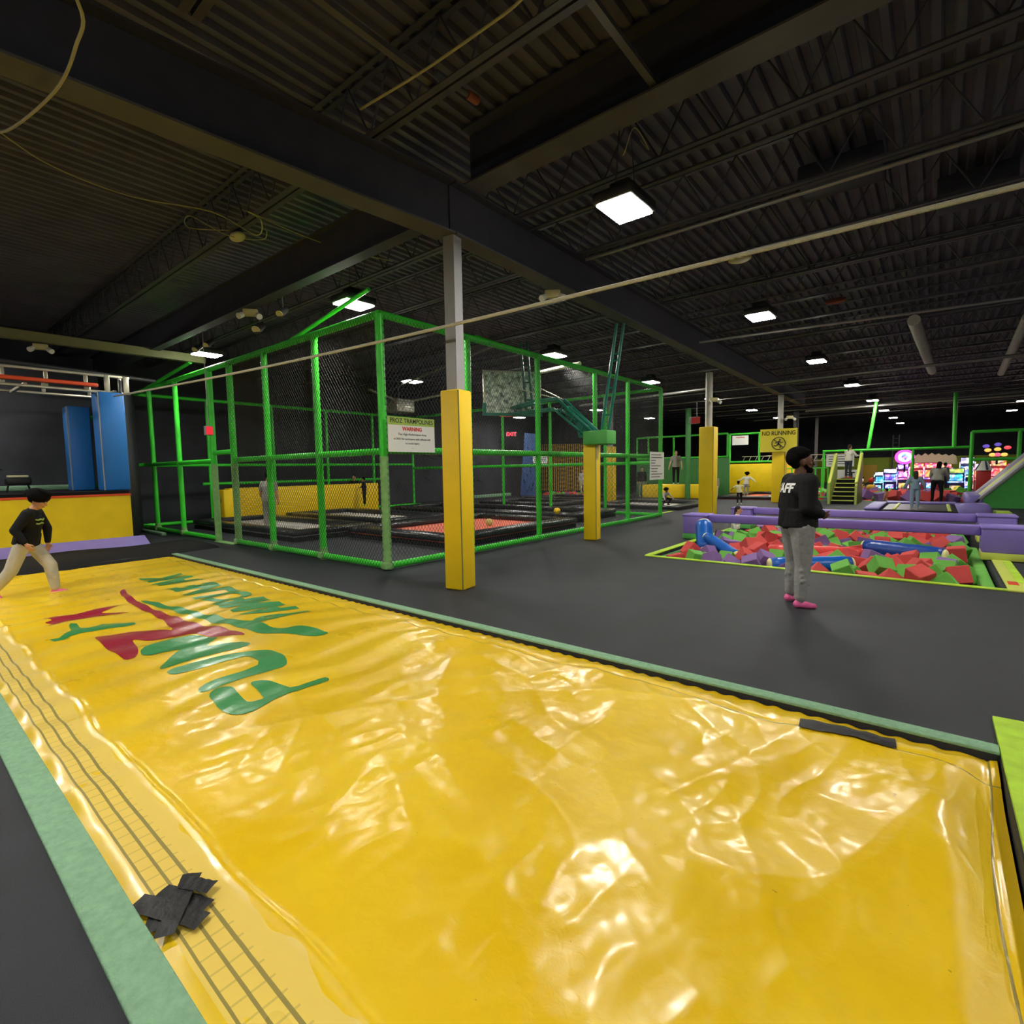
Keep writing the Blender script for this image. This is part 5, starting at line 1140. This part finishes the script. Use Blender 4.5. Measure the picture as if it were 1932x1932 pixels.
    root.rotation_euler.z = face-PI/2; root.location = V(*loc)
    tag(root, label, 'person', None); root['joints'] = 0; del root['joints']
    return root, so_
deg = math.radians
# --- staff member, foreground right
man, shirt = person('bearded person in black sweatshirt, grey joggers and pink socks standing with hands clasped', (-1.2, 6.62, 0), deg(35), 1.78,
  dict(spine=(0, .015, 1), head=(0, .16, 1), yaw=.12, pitch=.02, ua_r=(.22, -.12, -1), fa_r=(-.56, 1.1, -.42), ua_l=(-.22, -.10, -1), fa_l=(.56, 1.1, -.38), palm_r=(-.9, -.1, .4), palm_l=(.9, -.1, .4), hd_r=(-.45, .8, -.35), hd_l=(.5, .8, -.25), curl=.9,
       th_r=(.05, .02, -1), sh_r=(.03, -.07, -1), th_l=(-.08, .07, -1), sh_l=(-.05, -.05, -1), ft_r=(.12, 1, -.05), ft_l=(-.25, 1, -.05), loose=1.3, belly=.03, headscale=1.12),
  M['skinb'], M['tee'], M['sweat'], M['pink'], hair='twist', vox=.011, bulk=1.45, girth=1.36, beard=True, detail=True)
def print_on(shirt, root, body, size, org, xd, yd, m_, name='print', bold=.004, xs=1.0, off=.004):
    """lay flat lettering onto a garment along the viewing normal of its own plane (local frame of the person)"""
    bvh = BVHTree.FromObject(shirt, bpy.context.evaluated_depsgraph_get()); me = text_mesh(body, size, bold=bold, ext=0, xs=xs)
    bm = bmesh.new(); bm.from_mesh(me); bmesh.ops.triangulate(bm, faces=bm.faces[:])
    for _ in range(2): bmesh.ops.subdivide_edges(bm, edges=[e for e in bm.edges if e.calc_length() > .03], cuts=1); bmesh.ops.triangulate(bm, faces=bm.faces[:])
    x = V(*xd).normalized(); y = V(*yd).normalized(); n = x.cross(y)
    for v in bm.verts:
        p = V(*org)+x*v.co.x+y*v.co.y+n*.6; h = bvh.ray_cast(p, -n)
        v.co = (h[0]+h[1]*off) if h[0] else (p-n*.6)
    bm.to_mesh(me); bm.free(); me.materials.append(m_); me.name = name; o = bpy.data.objects.new(name, me); C.objects.link(o); o.parent = root; return o
print_on(shirt, man, 'STAFF', .135, (0, -.2, 1.30), (1, 0, 0), (0, 0, 1), M['white'], 'back_print', bold=.006, xs=.80)
mb = MB(); mb.path([(-.170, .155, .93), (-.180, .130, .86), (-.165, .100, .80)], .006, 6)
o = mb.build('drawstring', M['cloth_white'], man)
# --- boy running at the left
boy, bshirt = person('running child with curly hair, black sweatshirt and pink socks on the airbag', (-9.75, 1.32, -.06), deg(50), 1.56,
  dict(spine=(0, .26, 1), shx=(1, .25, 0), head=(0, .62, 1), yaw=.0, pitch=.50, ua_r=(.35, -.55, -1), fa_r=(-.1, .55, -1), ua_l=(-.35, .25, -1), fa_l=(.25, .1, -1), curl=.7,
       th_r=(.05, -.42, -1), sh_r=(.0, -.75, -.9), th_l=(-.05, .65, -1), sh_l=(.0, .12, -1), ft_r=(0, .75, -.7), ft_l=(0, 1, .08), loose=1.4, headscale=1.14),
  M['skint'], M['tee'], M['sweatlt'], M['pink'], hair='afro', vox=.012, bulk=1.1, girth=1.05, detail=True)
lm = [('squiggle', [(-.10, .02), (-.06, .035), (-.02, .015), (.02, .03), (.06, .02), (.10, .03)]), ('squiggle', [(-.04, -.03), (0, -.02), (.04, -.035), (.08, -.025)])]
bvh = BVHTree.FromObject(bshirt, bpy.context.evaluated_depsgraph_get())
for nm, pts in lm:
    mb = MB(); q = []
    for (u, z) in pts:
        h_ = bvh.ray_cast(V(u, 1.0, 1.06+z), V(0, -1, 0))
        if h_[0]: q.append(h_[0]+h_[1]*.003)
    if len(q) > 2: mb.path(q, .011, 6); mb.build('chest_print', M['limeink'], boy)
# --- people in and beyond the cage
person('person in grey top and trousers seen from behind inside the cage gateway', (-13.9, 6.75, .02), deg(115), 1.66, dict(ua_r=(.28, 0, -1), fa_r=(-.15, .35, -1), ua_l=(-.28, 0, -1), fa_l=(.15, .35, -1), loose=1.15), M['skint'], M['cloth_grey'], M['cloth_grey'], M['cloth_white'], vox=.016, longsleeve=False, bulk=1.2, girth=1.1, footm=1)
person('small child in black with lime shoes before the yellow box inside the cage', (-17.35, 12.2, .30), deg(-140), 1.12, dict(ua_r=(.6, .4, -.6), fa_r=(.1, .6, -.3), headscale=1.15), M['skint'], M['tee'], M['tee'], M['lime'], vox=.016, footm=1)
person('person in black leaning over the top of the yellow box inside the cage', (-18.9, 12.9, .0), deg(-60), 1.55, dict(spine=(0, .35, 1), ua_r=(.2, 1, -.5), fa_r=(0, 1, -.1), ua_l=(-.2, 1, -.5), fa_l=(0, 1, -.1)), M['skint'], M['tee'], M['tee'], M['tee'], vox=.018, footm=1)
person('adult in a grey t-shirt and black trousers standing on the yellow platform', (-10.75, 27.1, .69), deg(-70), 1.80, dict(ua_r=(.35, 0, -1), fa_r=(.25, .1, -1), ua_l=(-.3, 0, -1), fa_l=(-.1, .2, -1)), M['skin'], M['cloth_grey'], M['tee'], M['white'], hair='short', hairm='hairb', vox=.018, longsleeve=False, footm=1)
person('running child in cream t-shirt, nearer of the two by the large yellow wall', (-6.35, 22.9, 0), deg(110), 1.02, dict(spine=(-.15, .1, 1), ua_r=(.9, .2, -.25), fa_r=(1, .3, .1), ua_l=(-.8, 0, -.7), fa_l=(-.6, .2, -.8), th_r=(.1, .4, -1), sh_r=(0, -.3, -1), th_l=(-.1, -.25, -1), sh_l=(0, -.5, -1), headscale=1.2), M['skinb'], M['cloth_cream'], M['tee'], M['white'], vox=.018, longsleeve=False, footm=1)
person('curly haired child in grey, farther of the two by the large yellow wall', (-7.05, 26.5, .12), deg(100), 1.18, dict(spine=(.1, .1, 1), ua_r=(.9, 0, -.7), fa_r=(.9, 0, -.9), ua_l=(-.7, .1, -.6), fa_l=(-.9, .3, -.2), headscale=1.2), M['skint'], M['cloth_white'], M['cloth_grey'], M['white'], hair='afro', vox=.018, footm=1)
person('dark haired child crouching low on the trampoline before the yellow platform', (-8.25, 19.6, .12), deg(-20), 1.1, dict(spine=(.4, .8, .7), th_r=(.3, 1, -.15), sh_r=(0, -.6, -.7), th_l=(-.3, 1, -.15), sh_l=(0, -.6, -.7), ua_r=(.6, .5, -.9), fa_r=(.3, .8, -.8), ua_l=(-.6, .5, -.9), fa_l=(-.3, .8, -.8), headscale=1.15), M['skinb'], M['cloth_grey'], M['tee'], M['tee'], hair='afro', vox=.018, footm=1)
person('person in pink and white beside the slatted wall, seen through the cage', (-17.3, 28.4, 0), deg(-60), 1.6, dict(), M['skin'], M['cloth_white'], M['cloth_cream'], M['white'], hair='long', hairm='hairb', vox=.02, footm=1)
person('person in dark clothes behind the distant yellow column', (-12.6, 26.9, 0), deg(-60), 1.66, dict(), M['skint'], M['tee'], M['cloth_grey'], M['white'], hair='short', vox=.02, footm=1)
person('child standing at the green wall just right of the round white column', (-8.7, 27.2, 0), deg(-90), 1.2, dict(headscale=1.1), M['skint'], M['cloth_grey'], M['cloth_cream'], M['white'], vox=.02, footm=1)
# girl sitting at the pit
person('girl in white top and black leggings sitting at the left pit edge', (-3.70, 13.05, .05), deg(10), 1.22, dict(spine=(0, .12, 1), head=(0, .2, 1), th_r=(.15, 1, -.05), sh_r=(0, .9, -.5), th_l=(-.15, 1, .0), sh_l=(0, .9, -.45), ft_r=(0, .8, .5), ft_l=(0, .8, .5), ua_r=(.3, -.4, -1), fa_r=(.1, .4, -1), ua_l=(-.3, -.3, -1), fa_l=(-.1, .5, -1), headscale=1.12, z=-.62+.0), M['skint'], M['cloth_white'], M['tee'], M['cloth_white'], hair='pony', hairm='hairb', vox=.013, rest=False, detail=True)
person('girl in white top and dark jeans at the top of the stairs', (-2.95, 26.7, .99), deg(60), 1.46, dict(spine=(0, .1, 1), ua_r=(.3, .5, -.8), fa_r=(.3, 1, .1), ua_l=(-.3, .3, -1), fa_l=(0, .6, -.6), headscale=1.1), M['skint'], M['cloth_white'], M['cloth_navy'], M['orange'], hair='pony', hairm='hairb', vox=.018, footm=1)
person('girl in pale blue with long dark hair seen from behind on the lilac deck', (-.5, 21.2, .14), deg(100), 1.22, dict(ua_r=(.5, 0, -1), fa_r=(.3, .3, -1), ua_l=(-.5, .1, -1), fa_l=(-.5, .3, -.9), loose=1.3, headscale=1.1), M['skint'], M['cloth_blue'], M['cloth_blue'], M['cloth_blue'], hair='long', hairm='hairb', vox=.016, bulk=1.3, girth=1.05, footm=1)
person('woman in grey sweater and black leggings bending forward by the far foam pit', (.05, 26.6, .0), deg(80), 1.72, dict(spine=(0, .45, 1), head=(0, .5, 1), pitch=.4, ua_r=(.3, .5, -1), fa_r=(0, .7, -.7), ua_l=(-.3, .5, -1), fa_l=(0, .7, -.7), th_r=(.1, .05, -1), th_l=(-.1, .15, -1)), M['skint'], M['cloth_grey'], M['tee'], M['tee'], hair='long', hairm='hair', vox=.018, girth=1.15, bulk=1.1, footm=1)
person('shirtless child with dark shorts wading in the far foam pit', (-1.6, 27.2, -.55), deg(170), 1.1, dict(headscale=1.1, ua_l=(-.5, .2, -1), fa_l=(-.2, .2, -1)), M['skint'], M['skint'], M['tee'], M['tee'], vox=.018, longsleeve=False)
person('person in dark clothes standing at the machines behind the girl in blue', (.35, 37.5, 0), deg(40), 1.62, dict(spine=(0, .1, 1)), M['skinb'], M['cloth_navy'], M['tee'], M['white'], hair='short', vox=.02, footm=1)
